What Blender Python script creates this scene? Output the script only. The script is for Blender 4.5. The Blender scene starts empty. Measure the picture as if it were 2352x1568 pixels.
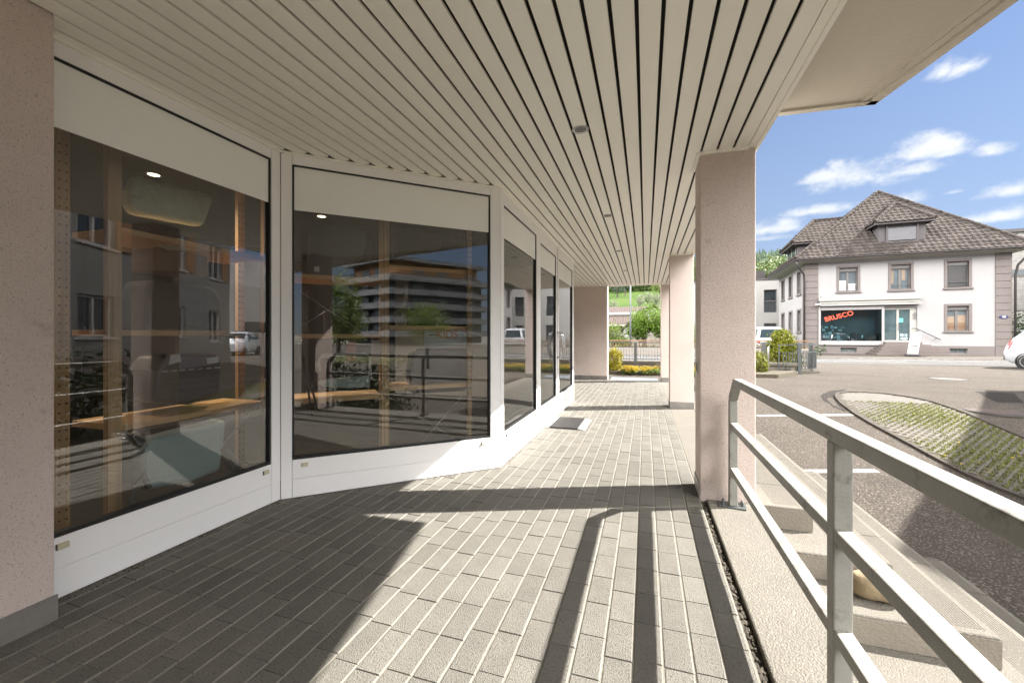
import bpy, bmesh, math, random
from mathutils import Vector, Matrix, noise as mnoise
R = math.radians
rnd = random.Random(7)
SC = bpy.context.scene
COL = SC.collection

# ------------------------------------------------------------------ camera
EYE = 1.13
F = 955.0                       # focal length measured on the photograph (2352 px wide)
TH = math.atan(307 / F)         # the arcade runs along +Y, the camera looks a little left of it
cam = bpy.data.cameras.new('camera')
cam.sensor_width = 36
cam.lens = 36 * F / 2352
cam.shift_y = -13 / 2352
cam.clip_start = 0.05
cam.clip_end = 5000
co = bpy.data.objects.new('camera', cam)
co.location = (0, 0, EYE)
co.rotation_euler = (R(90), 0, TH)
COL.objects.link(co)
SC.camera = co

# ------------------------------------------------------------------ sun, sky, exposure
SUNV = Vector((1.02, 0.40, 1.0)).normalized()       # towards the sun (from the rail shadows)
SUN_EL = math.asin(SUNV.z)
SUN_AZ = math.atan2(SUNV.x, SUNV.y)
sl = bpy.data.lights.new('sun', 'SUN')
sl.energy = 2.0
sl.angle = R(0.53)
sl.color = (1.0, 0.955, 0.89)
so = bpy.data.objects.new('sun', sl)
so.rotation_euler = SUNV.to_track_quat('Z', 'Y').to_euler()
so.location = (20, 8, 30)
COL.objects.link(so)
SC.view_settings.view_transform = 'Standard'
SC.view_settings.look = 'None'
SC.view_settings.gamma = 1
SC.view_settings.exposure = 3.28
try: SC.view_settings.use_curve_mapping = False
except Exception: pass
SC.render.engine = 'CYCLES'
SC.cycles.max_bounces = 10
SC.cycles.diffuse_bounces = 6
SC.cycles.transparent_max_bounces = 24
SC.cycles.caustics_reflective = False

def build_world():
    w = bpy.data.worlds.new('World'); SC.world = w; w.use_nodes = True
    nt = w.node_tree; nt.nodes.clear(); N = nt.nodes.new; L = nt.links.new
    out = N('ShaderNodeOutputWorld'); bg = N('ShaderNodeBackground')
    sky = N('ShaderNodeTexSky'); sky.sky_type = 'NISHITA'; sky.sun_disc = False
    sky.sun_elevation = SUN_EL; sky.sun_rotation = SUN_AZ
    sky.altitude = 1200; sky.air_density = 0.7; sky.dust_density = 0.3; sky.ozone_density = 5
    tc = N('ShaderNodeTexCoord'); sx = N('ShaderNodeSeparateXYZ'); L(tc.outputs['Generated'], sx.inputs[0])
    def M(op, a, b=None, c=None):
        m = N('ShaderNodeMath'); m.operation = op
        for i, q in enumerate((a, b, c)):
            if q is None: continue
            if isinstance(q, (int, float)): m.inputs[i].default_value = q
            else: L(q, m.inputs[i])
        return m.outputs[0]
    az = M('ARCTAN2', sx.outputs[0], sx.outputs[1]); el = M('ARCSINE', sx.outputs[2])
    n1 = N('ShaderNodeTexNoise'); n1.inputs['Scale'].default_value = 13; n1.inputs['Detail'].default_value = 9
    n1.inputs['Roughness'].default_value = 0.62
    mp = N('ShaderNodeMapping'); mp.inputs['Scale'].default_value = (1, 1, 1.45)
    L(tc.outputs['Generated'], mp.inputs[0]); L(mp.outputs[0], n1.inputs['Vector'])
    nz = M('SUBTRACT', n1.outputs['Fac'], 0.5)
    clouds = [(1975, 388, 140, 50, 1), (1890, 402, 70, 22, .9), (2075, 388, 100, 20, .9), (2125, 334, 110, 34, 1), (2180, 345, 60, 16, .8),
              (2278, 341, 50, 20, .95), (2165, 158, 34, 20, .9), (2218, 146, 55, 24, .95), (2330, 430, 80, 20, .9),
              (2290, 490, 125, 20, .9), (1875, 478, 95, 16, .9), (2085, 455, 60, 18, .9), (1780, 516, 85, 22, .9), (1770, 545, 60, 8, .5),
              (2190, 440, 30, 5, .4), (1560, 500, 90, 16, .6), (2500, 250, 120, 25, .9), (2650, 420, 150, 25, .9)]
    tot = None
    for (u, v, wu, hv, st) in clouds:
        a = (u - 1176) / F; c = -(v - 771) / F
        d = Vector((-math.sin(TH) + a * math.cos(TH), math.cos(TH) + a * math.sin(TH), c)); D = d.length
        a0 = math.atan2(d.x, d.y); e0 = math.asin(c / D)
        wa = 1.0 * wu / F / (1 + a * a); we = 1.12 * hv / D / F
        dx = M('DIVIDE', M('SUBTRACT', az, a0), wa)
        dy = M('DIVIDE', M('SUBTRACT', el, e0 - we * .35), we)
        dy = M('MAXIMUM', dy, M('MULTIPLY', dy, -1.9))
        dd = M('SQRT', M('ADD', M('MULTIPLY', dx, dx), M('MULTIPLY', dy, dy)))
        dd = M('ADD', dd, M('MULTIPLY', nz, 3.5))
        mr = N('ShaderNodeMapRange'); mr.interpolation_type = 'SMOOTHSTEP'
        L(dd, mr.inputs['Value']); mr.inputs['From Min'].default_value = 1.1; mr.inputs['From Max'].default_value = -.15
        mr.inputs['To Min'].default_value = 0; mr.inputs['To Max'].default_value = st
        tot = mr.outputs[0] if tot is None else M('MAXIMUM', tot, mr.outputs[0])
    n2 = N('ShaderNodeTexNoise'); n2.inputs['Scale'].default_value = 30; n2.inputs['Detail'].default_value = 5
    L(mp.outputs[0], n2.inputs['Vector'])
    cr = N('ShaderNodeMixRGB'); L(n2.outputs['Fac'], cr.inputs[0])
    cr.inputs[1].default_value = (1.75, 1.88, 2.05, 1); cr.inputs[2].default_value = (2.5, 2.5, 2.5, 1)
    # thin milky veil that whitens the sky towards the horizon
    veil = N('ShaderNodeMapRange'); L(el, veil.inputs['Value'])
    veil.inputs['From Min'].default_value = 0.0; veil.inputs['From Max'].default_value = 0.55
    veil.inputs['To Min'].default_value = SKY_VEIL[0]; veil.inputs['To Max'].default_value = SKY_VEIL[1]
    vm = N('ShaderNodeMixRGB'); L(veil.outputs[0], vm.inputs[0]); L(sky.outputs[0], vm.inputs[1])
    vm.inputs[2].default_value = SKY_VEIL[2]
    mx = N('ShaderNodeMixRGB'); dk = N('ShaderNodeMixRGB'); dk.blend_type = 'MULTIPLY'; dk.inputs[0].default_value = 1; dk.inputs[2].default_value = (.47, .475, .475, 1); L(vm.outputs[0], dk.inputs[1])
    L(tot, mx.inputs[0]); L(dk.outputs[0], mx.inputs[1]); L(cr.outputs[0], mx.inputs[2])
    # unseen bright cloud added behind and beside the view to lift arcade shade
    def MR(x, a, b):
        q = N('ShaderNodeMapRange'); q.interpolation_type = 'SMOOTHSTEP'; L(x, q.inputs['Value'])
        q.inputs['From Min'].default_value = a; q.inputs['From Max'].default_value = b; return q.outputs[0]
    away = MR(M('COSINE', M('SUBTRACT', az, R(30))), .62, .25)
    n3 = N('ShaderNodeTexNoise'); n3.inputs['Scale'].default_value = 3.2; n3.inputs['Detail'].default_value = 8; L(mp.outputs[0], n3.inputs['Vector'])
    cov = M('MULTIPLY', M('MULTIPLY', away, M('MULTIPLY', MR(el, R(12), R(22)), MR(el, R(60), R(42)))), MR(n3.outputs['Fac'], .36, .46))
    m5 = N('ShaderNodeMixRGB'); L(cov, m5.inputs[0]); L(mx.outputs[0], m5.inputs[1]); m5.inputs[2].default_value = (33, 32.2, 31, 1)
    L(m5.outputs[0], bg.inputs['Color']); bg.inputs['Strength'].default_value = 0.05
    L(bg.outputs[0], out.inputs[0])
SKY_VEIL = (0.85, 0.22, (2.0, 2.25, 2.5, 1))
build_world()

# ------------------------------------------------------------------ survey helpers (photo pixel -> point on a known plane)
_fx, _fy, _rx, _ry = -math.sin(TH), math.cos(TH), math.cos(TH), math.sin(TH)
def ray(u, v):
    a = (u - 1176) / F
    return Vector((_fx + a * _rx, _fy + a * _ry, -(v - 771) / F))
def on_x(u, v, X):
    d = ray(u, v); t = X / d.x
    return Vector((X, d.y * t, EYE + d.z * t))
def on_line(u, v, A, n):
    d = ray(u, v); t = (A[0] * n[0] + A[1] * n[1]) / (d.x * n[0] + d.y * n[1])
    return Vector((d.x * t, d.y * t, EYE + d.z * t))
def lot_z(y):
    if y <= 4.0: return -0.60
    if y < 9.4:
        t = (y - 4.0) / 5.4
        return -0.60 + 0.55 * (0.35 * t + 0.65 * t * t * (3 - 2 * t))
    return -0.05 - 0.085 * min(1, (y - 9.4) / 13)
def on_lot(u, v):
    d = ray(u, v); t = 0.5
    while t < 60:
        p = d * t
        if EYE + p.z <= lot_z(p.y): break
        t += 0.004 * (1 + t)
    return Vector((d.x * t, d.y * t, lot_z(d.y * t)))

# ------------------------------------------------------------------ mesh builder
WL = {}          # world origin of every thing whose children are given in world coordinates
class MB:
    def __init__(self): self.v = []; self.f = []; self.m = []; self.t = []
    def add(self, vs, fs, m=0, tone=0.5):
        b = len(self.v); self.v += [tuple(p) for p in vs]
        for f in fs:
            self.f.append(tuple(b + i for i in f)); self.m.append(m); self.t.append(tone)
        return self
    def box(self, x0, x1, y0, y1, z0, z1, m=0, tone=.5):
        v = [(x0, y0, z0), (x1, y0, z0), (x1, y1, z0), (x0, y1, z0), (x0, y0, z1), (x1, y0, z1), (x1, y1, z1), (x0, y1, z1)]
        return self.add(v, [(3, 2, 1, 0), (4, 5, 6, 7), (0, 1, 5, 4), (1, 2, 6, 5), (2, 3, 7, 6), (3, 0, 4, 7)], m, tone)
    def obox(self, o, d, n, s0, s1, n0, n1, z0, z1, m=0, tone=.5):
        """box in a vertical frame: o origin, d direction along, n outward normal"""
        v = []
        for z in (z0, z1):
            for (s, k) in ((s0, n0), (s1, n0), (s1, n1), (s0, n1)):
                v.append((o[0] + d[0] * s + n[0] * k, o[1] + d[1] * s + n[1] * k, z))
        return self.add(v, [(3, 2, 1, 0), (4, 5, 6, 7), (0, 1, 5, 4), (1, 2, 6, 5), (2, 3, 7, 6), (3, 0, 4, 7)], m, tone)
    def bar(self, p, q, w, h, m=0, up=(0, 0, 1), tone=.5):
        p = Vector(p); q = Vector(q); d = (q - p).normalized(); up = Vector(up)
        if abs(d.dot(up)) > .99: up = Vector((0, 1, 0))
        s = d.cross(up).normalized(); u = s.cross(d).normalized()
        v = []
        for e in (p, q):
            for a, b in ((-1, -1), (1, -1), (1, 1), (-1, 1)):
                v.append(e + s * (a * w / 2) + u * (b * h / 2))
        return self.add(v, [(0, 1, 2, 3), (7, 6, 5, 4), (0, 4, 5, 1), (1, 5, 6, 2), (2, 6, 7, 3), (3, 7, 4, 0)], m, tone)
    def tube(self, pts, r, n=8, m=0, caps=True, tone=.5):
        pts = [Vector(p) for p in pts]; rs = r if isinstance(r, (list, tuple)) else [r] * len(pts)
        vs = []; fs = []; prev = None
        for i, p in enumerate(pts):
            d = (pts[min(i + 1, len(pts) - 1)] - pts[max(i - 1, 0)]).normalized()
            if prev is None:
                a = Vector((0, 0, 1)) if abs(d.z) < .9 else Vector((1, 0, 0))
                s = d.cross(a).normalized()
            else:
                s = (prev - d * prev.dot(d)).normalized()
            prev = s; u = d.cross(s)
            for k in range(n):
                a = 2 * math.pi * k / n
                vs.append(p + (s * math.cos(a) + u * math.sin(a)) * rs[i])
        for i in range(len(pts) - 1):
            for k in range(n):
                k2 = (k + 1) % n
                fs.append((i * n + k, i * n + k2, (i + 1) * n + k2, (i + 1) * n + k))
        if caps:
            fs.append(tuple(range(n - 1, -1, -1))); fs.append(tuple((len(pts) - 1) * n + k for k in range(n)))
        return self.add(vs, fs, m, tone)
    def prism(self, poly, z0, z1, m=0, tone=.5):
        n = len(poly)
        vs = [(p[0], p[1], z0) for p in poly] + [(p[0], p[1], z1) for p in poly]
        fs = [tuple(range(n - 1, -1, -1)), tuple(range(n, 2 * n))] + [(i, (i + 1) % n, n + (i + 1) % n, n + i) for i in range(n)]
        return self.add(vs, fs, m, tone)
    def extrude(self, pts, vec, m=0, tone=.5):
        n = len(pts); pts = [Vector(p) for p in pts]; vec = Vector(vec)
        vs = pts + [p + vec for p in pts]
        fs = [tuple(range(n - 1, -1, -1)), tuple(range(n, 2 * n))] + [(i, (i + 1) % n, n + (i + 1) % n, n + i) for i in range(n)]
        return self.add(vs, fs, m, tone)
    def lathe(self, prof, c, axis='z', n=20, m=0, tone=.5, caps=True):
        vs = []; fs = []; c = Vector(c)
        for (r, h) in prof:
            for k in range(n):
                a = 2 * math.pi * k / n
                x, y = r * math.cos(a), r * math.sin(a)
                vs.append(c + (Vector((x, y, h)) if axis == 'z' else Vector((x, h, y)) if axis == 'y' else Vector((h, x, y))))
        for i in range(len(prof) - 1):
            for k in range(n):
                k2 = (k + 1) % n
                fs.append((i * n + k, i * n + k2, (i + 1) * n + k2, (i + 1) * n + k))
        if caps: fs.append(tuple(range(n - 1, -1, -1))); fs.append(tuple((len(prof) - 1) * n + k for k in range(n)))
        return self.add(vs, fs, m, tone)
    def ball(self, c, r, nu=10, nv=7, m=0, jit=0, tone=.5, rg=None):
        c = Vector(c); rr = r if isinstance(r, (tuple, list)) else (r, r, r); vs = []; fs = []
        for j in range(nv + 1):
            ph = math.pi * j / nv - math.pi / 2
            for i in range(nu):
                th = 2 * math.pi * i / nu
                d = Vector((math.cos(ph) * math.cos(th), math.cos(ph) * math.sin(th), math.sin(ph)))
                k = 1 + jit * mnoise.noise((d * 1.7 + c * 3.1)) if jit else 1
                vs.append((c.x + d.x * rr[0] * k, c.y + d.y * rr[1] * k, c.z + d.z * rr[2] * k))
        for j in range(nv):
            for i in range(nu):
                i2 = (i + 1) % nu
                fs.append((j * nu + i, j * nu + i2, (j + 1) * nu + i2, (j + 1) * nu + i))
        return self.add(vs, fs, m, tone)
    def build(self, name, mats, parent=None, local=False, smooth=False, bevel=0, seg=2):
        me = bpy.data.meshes.new(name)
        off = Vector((0, 0, 0))
        if parent is not None and not local: off = WL[parent.name]
        vs = [(p[0] - off.x, p[1] - off.y, p[2] - off.z) for p in self.v]
        me.from_pydata(vs, [], self.f)
        if not isinstance(mats, (list, tuple)): mats = [mats]
        for mt in mats: me.materials.append(mt)
        me.polygons.foreach_set('material_index', self.m)
        at = me.attributes.new('tone', 'FLOAT', 'FACE'); at.data.foreach_set('value', self.t)
        if smooth: me.polygons.foreach_set('use_smooth', [True] * len(self.f))
        me.validate(); me.update()
        o = bpy.data.objects.new(name, me); COL.objects.link(o)
        if parent is not None:
            o.parent = parent
            if not local: WL[o.name] = off
        else: WL[o.name] = Vector((0, 0, 0))
        if bevel:
            b = o.modifiers.new('bevel', 'BEVEL'); b.width = bevel; b.segments = seg; b.limit_method = 'ANGLE'; b.angle_limit = R(40)
        return o

def thing(name, label, cat, loc=(0, 0, 0), rotz=0, group=None):
    o = bpy.data.objects.new(name, None); COL.objects.link(o)
    o.empty_display_size = .3
    o.location = loc; o.rotation_euler = (0, 0, rotz)
    WL[o.name] = Vector(loc)
    tag(o, label, cat, group); return o
def tag(o, label=None, cat=None, group=None, kind=None):
    if label: o['label'] = label
    if cat: o['category'] = cat
    if group: o['group'] = group
    if kind: o['kind'] = kind
    return o
def kids(o): return [c for c in bpy.data.objects if c.parent == o]
def copy_tree(o, parent=None):
    c = o.copy(); COL.objects.link(c)
    if parent is not None: c.parent = parent
    for ch in kids(o): copy_tree(ch, c)
    return c

# ------------------------------------------------------------------ materials
def mat(name, col, col2=None, scale=3.0, rough=.6, bump=0, bscale=60, metal=0, spec=.5, speck=None, stretch=(1, 1, 1),
        tone=0, wave=None, detail=6, dirt=None, trans=0, coat=0, contrast=.5, emit=None):
    """general procedural material: two noise-mixed colours, optional fine specks, large dirt patches, bump, per-face tone"""
    m = bpy.data.materials.new(name); m.use_nodes = True
    nt = m.node_tree; nt.nodes.clear(); N = nt.nodes.new; L = nt.links.new
    out = N('ShaderNodeOutputMaterial'); b = N('ShaderNodeBsdfPrincipled')
    tc = N('ShaderNodeTexCoord'); mp = N('ShaderNodeMapping'); mp.inputs['Scale'].default_value = stretch
    L(tc.outputs['Object'], mp.inputs[0])
    c4 = lambda c: (c[0], c[1], c[2], 1)
    col2 = col2 or tuple(min(1, x * .86) for x in col)
    n = N('ShaderNodeTexNoise'); n.inputs['Scale'].default_value = scale; n.inputs['Detail'].default_value = detail
    n.inputs['Roughness'].default_value = .62; L(mp.outputs[0], n.inputs['Vector'])
    r = N('ShaderNodeMapRange'); L(n.outputs['Fac'], r.inputs['Value'])
    r.inputs['From Min'].default_value = .5 - contrast * .4; r.inputs['From Max'].default_value = .5 + contrast * .4
    mx = N('ShaderNodeMixRGB'); L(r.outputs[0], mx.inputs[0]); mx.inputs[1].default_value = c4(col); mx.inputs[2].default_value = c4(col2)
    c = mx.outputs[0]
    if wave:
        wv = N('ShaderNodeTexWave'); wv.bands_direction = wave[0]; wv.inputs['Scale'].default_value = wave[1]
        wv.inputs['Distortion'].default_value = wave[2]; wv.inputs['Detail'].default_value = 3; wv.inputs['Detail Scale'].default_value = 1.5
        L(mp.outputs[0], wv.inputs['Vector'])
        m2 = N('ShaderNodeMixRGB'); m2.blend_type = 'MULTIPLY'; m2.inputs[0].default_value = wave[3]
        L(c, m2.inputs[1]); L(wv.outputs['Color'], m2.inputs[2]); c = m2.outputs[0]
    if speck:                       # (scale, threshold, colour, softness)
        s = N('ShaderNodeTexNoise'); s.inputs['Scale'].default_value = speck[0]; s.inputs['Detail'].default_value = 3
        L(tc.outputs['Object'], s.inputs['Vector'])
        rr = N('ShaderNodeMapRange'); L(s.outputs['Fac'], rr.inputs['Value'])
        rr.inputs['From Min'].default_value = speck[1]; rr.inputs['From Max'].default_value = speck[1] + speck[3]
        m3 = N('ShaderNodeMixRGB'); L(rr.outputs[0], m3.inputs[0]); L(c, m3.inputs[1]); m3.inputs[2].default_value = c4(speck[2]); c = m3.outputs[0]
    if dirt:                        # (scale, threshold, colour, amount)
        s = N('ShaderNodeTexNoise'); s.inputs['Scale'].default_value = dirt[0]; s.inputs['Detail'].default_value = 8; s.inputs['Roughness'].default_value = .7
        L(mp.outputs[0], s.inputs['Vector'])
        rr = N('ShaderNodeMapRange'); L(s.outputs['Fac'], rr.inputs['Value'])
        rr.inputs['From Min'].default_value = dirt[1]; rr.inputs['From Max'].default_value = dirt[1] + .12; rr.inputs['To Max'].default_value = dirt[3]
        m3 = N('ShaderNodeMixRGB'); L(rr.outputs[0], m3.inputs[0]); L(c, m3.inputs[1]); m3.inputs[2].default_value = c4(dirt[2]); c = m3.outputs[0]
    if tone:
        at = N('ShaderNodeAttribute'); at.attribute_name = 'tone'
        rr = N('ShaderNodeMapRange'); L(at.outputs['Fac'], rr.inputs['Value']); rr.inputs['To Min'].default_value = 1 - tone; rr.inputs['To Max'].default_value = 1 + tone
        h = N('ShaderNodeHueSaturation'); L(rr.outputs[0], h.inputs['Value']); L(c, h.inputs['Color']); c = h.outputs[0]
    L(c, b.inputs['Base Color'])
    b.inputs['Roughness'].default_value = rough; b.inputs['Metallic'].default_value = metal
    b.inputs['Specular IOR Level'].default_value = spec
    if coat: b.inputs['Coat Weight'].default_value = coat; b.inputs['Coat Roughness'].default_value = .05
    if emit: b.inputs['Emission Color'].default_value = c4(emit[0]); b.inputs['Emission Strength'].default_value = emit[1]
    if bump:
        bn = N('ShaderNodeTexNoise'); bn.inputs['Scale'].default_value = bscale; bn.inputs['Detail'].default_value = 4
        L(tc.outputs['Object'], bn.inputs['Vector'])
        bp = N('ShaderNodeBump'); bp.inputs['Strength'].default_value = min(1, bump); bp.inputs['Distance'].default_value = .01 * max(1, bump)
        L(bn.outputs['Fac'], bp.inputs['Height']); L(bp.outputs[0], b.inputs['Normal'])
    sh = b.outputs[0]
    if trans:
        t = N('ShaderNodeBsdfTranslucent'); L(c, t.inputs['Color'])
        ms = N('ShaderNodeMixShader'); ms.inputs[0].default_value = trans; L(sh, ms.inputs[1]); L(t.outputs[0], ms.inputs[2]); sh = ms.outputs[0]
    L(sh, out.inputs[0]); return m

def glass_mat(name, tint=(.80, .84, .83), ior=2.1, refl=(1, 1, 1), wob=0.0):
    m = bpy.data.materials.new(name); m.use_nodes = True
    nt = m.node_tree; nt.nodes.clear(); N = nt.nodes.new; L = nt.links.new
    out = N('ShaderNodeOutputMaterial'); g = N('ShaderNodeBsdfGlossy'); g.inputs['Roughness'].default_value = 0.0
    g.inputs['Color'].default_value = (*refl, 1)
    t = N('ShaderNodeBsdfTransparent'); t.inputs[0].default_value = (*tint, 1)
    f = N('ShaderNodeFresnel'); f.inputs['IOR'].default_value = ior
    if wob:
        tc = N('ShaderNodeTexCoord'); n = N('ShaderNodeTexNoise'); n.inputs['Scale'].default_value = 1.3; n.inputs['Detail'].default_value = 1
        bp = N('ShaderNodeBump'); bp.inputs['Strength'].default_value = 1; bp.inputs['Distance'].default_value = wob
        L(tc.outputs['Object'], n.inputs['Vector']); L(n.outputs['Fac'], bp.inputs['Height']); L(bp.outputs[0], g.inputs['Normal'])
    ms = N('ShaderNodeMixShader'); L(f.outputs[0], ms.inputs[0]); L(t.outputs[0], ms.inputs[1]); L(g.outputs[0], ms.inputs[2])
    L(ms.outputs[0], out.inputs[0]); return m

M_ = {}
M_['stucco'] = mat('stucco', (.69, .585, .535), (.63, .53, .48), 2.2, .92, .8, 210, speck=(190, .58, (.30, .24, .21), .16), dirt=(4.5, .61, (.24, .185, .155), .6), spec=.2)
M_['soffit'] = mat('soffit_paint', (.90, .88, .80), (.875, .855, .775), 1.2, .42, .05, 300, spec=.4)
M_['dark_gap'] = mat('dark_gap', (.035, .032, .026), (.025, .023, .02), 5, .8)
M_['frame'] = mat('white_frame', (.88, .865, .855), (.86, .845, .835), 1, .35, .03, 200, spec=.45, speck=(140, .74, (.5, .48, .45), .05))
M_['blind'] = mat('blind_cloth', (.88, .88, .84), (.85, .85, .81), 2, .75, .1, 500)
M_['gasket'] = mat('black_gasket', (.012, .012, .012), None, 5, .5)
M_['capplastic'] = mat('cream_cap', (.62, .56, .40), None, 8, .5)
M_['glass'] = glass_mat('shop_glass', (.94, .965, .955), 2.05, wob=.0012)
M_['paver'] = mat('paver', (.162, .153, .133), (.134, .127, .111), 9, .85, .7, 200, speck=(120, .54, (.085, .078, .065), .16), tone=.13, spec=.3, dirt=(1.1, .55, (.14, .132, .112), .45))
M_['paver_edge'] = mat('paver_edge', (.205, .193, .166), (.168, .158, .137), 25, .9, .4, 150, spec=.2)
M_['sand'] = mat('joint_sand', (.22, .205, .172), (.15, .14, .118), 30, 1, .5, 200, spec=.1)
M_['concrete'] = mat('step_concrete', (.17, .157, .133), (.145, .133, .113), 3, .85, .8, 140, speck=(130, .62, (.30, .28, .24), .08), spec=.25, dirt=(1.3, .60, (.17, .155, .125), .5))
M_['riser'] = mat('cast_concrete', (.23, .205, .17), (.185, .165, .135), 2.5, .85, .5, 80, speck=(60, .68, (.16, .14, .12), .05), spec=.25, dirt=(2.2, .58, (.17, .155, .13), .6))
M_['slab'] = mat('slab_concrete', (.60, .565, .49), (.52, .485, .415), 1.1, .9, .35, 40, stretch=(1.6, .35, 1), dirt=(1.0, .56, (.36, .33, .275), .6), spec=.2)
M_['rail'] = mat('weathered_steel', (.295, .288, .262), (.235, .229, .207), 6, .55, .15, 120, metal=0, dirt=(11, .56, (.09, .082, .07), .75), spec=.5)
M_['galv'] = mat('galvanised', (.11, .12, .122), (.08, .088, .09), 12, .5, .1, 90, metal=.4)
M_['chrome'] = mat('chrome', (.7, .7, .7), (.6, .6, .6), 5, .12, metal=1)
M_['steelpost'] = mat('stainless', (.55, .55, .53), None, 8, .3, metal=.8)
M_['flash'] = mat('lead_flashing', (.27, .25, .23), (.19, .175, .16), 5, .5, .2, 60, metal=.35, dirt=(5, .55, (.12, .11, .1), .6))
M_['asphalt'] = mat('asphalt', (.074, .064, .053), (.052, .045, .038), .8, .95, 1.2, 75, speck=(62, .53, (.18, .16, .14), .14), spec=.12, dirt=(.55, .55, (.045, .04, .036), .55))
M_['patch'] = mat('asphalt_patch', (.034, .030, .027), (.025, .022, .02), 9, .95, 1.5, 50, speck=(70, .58, (.11, .10, .088), .12), spec=.12)
M_['road'] = mat('road_asphalt', (.075, .073, .072), (.064, .062, .061), .7, .9, .4, 60, spec=.1, speck=(70, .6, (.5, .49, .47), .1))
M_['walk'] = mat('sidewalk', (.085, .076, .066), (.072, .064, .056), .9, .9, .5, 60, spec=.1)
M_['paint'] = mat('road_paint', (.30, .30, .29), (.23, .226, .215), 22, .7, dirt=(9, .62, (.3, .28, .25), .6))
M_['cobble'] = mat('cobble', (.17, .155, .14), (.12, .11, .10), 9, .85, .5, 40, tone=.2)
M_['grasspaver'] = mat('grass_paver', (.115, .105, .09), (.085, .078, .067), 8, .9, .8, 90, speck=(90, .6, (.2, .19, .16), .1))
M_['soil'] = mat('soil', (.10, .085, .055), (.06, .05, .035), 14, 1, 1, 60)
M_['grass'] = mat('grass_blade', (.16, .175, .03), (.11, .125, .02), 3, .7, tone=.4, trans=.3)
M_['meadow'] = mat('meadow', (.052, .088, .017), (.038, .066, .014), .02, .95, spec=.1, dirt=(.035, .55, (.066, .084, .026), .5))
M_['lawn'] = mat('lawn', (.085, .085, .06), (.07, .07, .05), .4, .95, .5, 6)
M_['bark'] = mat('bark', (.11, .085, .065), (.06, .048, .038), 9, .95, 1, 30, stretch=(1, 1, .25))
def leafm(name, a, b, tr=.32): return mat(name, a, b, 1.5, .55, tone=.38, trans=tr, spec=.3)
M_['leaf_maple'] = leafm('leaf_maple', (0.108, 0.1764, 0.01584), (0.072, 0.1296, 0.01296))
M_['leaf_spring'] = leafm('leaf_spring', (0.1368, 0.18, 0.0324), (0.0864, 0.1296, 0.0216))
M_['leaf_dark'] = leafm('leaf_dark', (0.0324, 0.0612, 0.0144), (0.0216, 0.0432, 0.01152), .2)
M_['leaf_gold'] = leafm('leaf_gold', (0.1872, 0.1944, 0.0144), (0.1152, 0.1368, 0.01152))
M_['leaf_thuja'] = leafm('leaf_thuja', (0.3024, 0.2592, 0.0144), (0.2016, 0.1872, 0.0144))
M_['leaf_pale'] = leafm('leaf_pale', (0.216, 0.2232, 0.1728), (0.144, 0.1584, 0.1008))
M_['leaf_forest'] = leafm('leaf_forest', (0.0396, 0.072, 0.0324), (0.0252, 0.0504, 0.0252), .1)
M_['leaf_forest_l'] = leafm('leaf_forest_light', (0.1152, 0.144, 0.0504), (0.072, 0.108, 0.036), .15)
M_['petal'] = leafm('petal_yellow', (.40, .30, .03), (.31, .22, .025), .25)
M_['bloom'] = leafm('white_bloom', (.55, .55, .40), (.3, .36, .16), .2)
M_['house_white'] = mat('house_render', (.285, .276, .278), (.27, .262, .264), .8, .9, .5, 60, spec=.2, stretch=(3, 3, .5), dirt=(1.4, .60, (.20, .19, .19), .35))
M_['mauve'] = mat('mauve_stone', (.14, .12, .114), (.125, .107, .102), 1.5, .85, .2, 60)
M_['mauve_d'] = mat('dormer_cladding', (.072, .063, .066), (.06, .053, .056), 2, .75)
M_['tile'] = mat('roof_tile', (.060, .050, .046), (.040, .034, .031), 1.4, .9, .2, 40, tone=.22, spec=.1)
M_['tile_brown'] = mat('brown_roof', (.062, .04, .033), (.046, .03, .025), 3, .8, tone=.15)
M_['gutter'] = mat('dark_gutter', (.05, .045, .045), (.035, .03, .03), 5, .4, metal=.3)
M_['eave'] = mat('eave_board', (.33, .32, .295), (.30, .29, .268), 2, .7)
M_['wframe'] = mat('window_frame_grey', (.12, .112, .108), None, 3, .5)
M_['shutter'] = mat('roller_shutter', (.075, .072, .073), (.058, .056, .057), 2, .5, wave=('Z', 9, 0, .55))
M_['winglass'] = mat('window_glass', (.035, .042, .05), (.02, .024, .03), 1.2, .04, spec=.9)
M_['winglass2'] = mat('window_glass_pale', (.12, .14, .15), (.06, .07, .08), 1.6, .05, spec=.8)
M_['curtain'] = mat('curtain', (.26, .20, .145), (.2, .15, .11), 3, .8)
M_['teal_glass'] = mat('display_glass', (.035, .055, .06), (.07, .10, .105), 2.3, .05, spec=.8)
M_['redpaint'] = mat('red_lettering', (.72, .10, .045), (.62, .07, .03), 3, .5)
M_['black'] = mat('black_plastic', (.012, .012, .013), (.018, .018, .02), 6, .38)
M_['blackcloth'] = mat('black_cloth', (.02, .02, .022), (.03, .03, .03), 9, .7, .5, 40)
M_['darkink'] = mat('dark_ink', (.03, .03, .035), None, 5, .6)
M_['white'] = mat('white_sheet', (.62, .62, .61), None, 4, .6)
M_['granite'] = mat('red_granite', (.135, .11, .102), (.10, .08, .075), 12, .7, .2, 90)
M_['stonewall'] = mat('grey_stone_cladding', (.30, .285, .27), (.20, .19, .185), 2.2, .85, .6, 12, wave=('Z', 2.2, 1.5, .35))
M_['annex'] = mat('annex_render', (.30, .285, .282), (.27, .258, .255), .8, .9, .3, 50)
M_['wood'] = mat('pine', (.78, .52, .27), (.66, .41, .20), 5, .55, .15, 60, stretch=(6, 6, .35), wave=('X', 2.4, 5, .3))
M_['wood_h'] = mat('pine_board', (.78, .50, .25), (.64, .38, .17), 5, .55, .15, 60, stretch=(.4, .4, 7))
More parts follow.
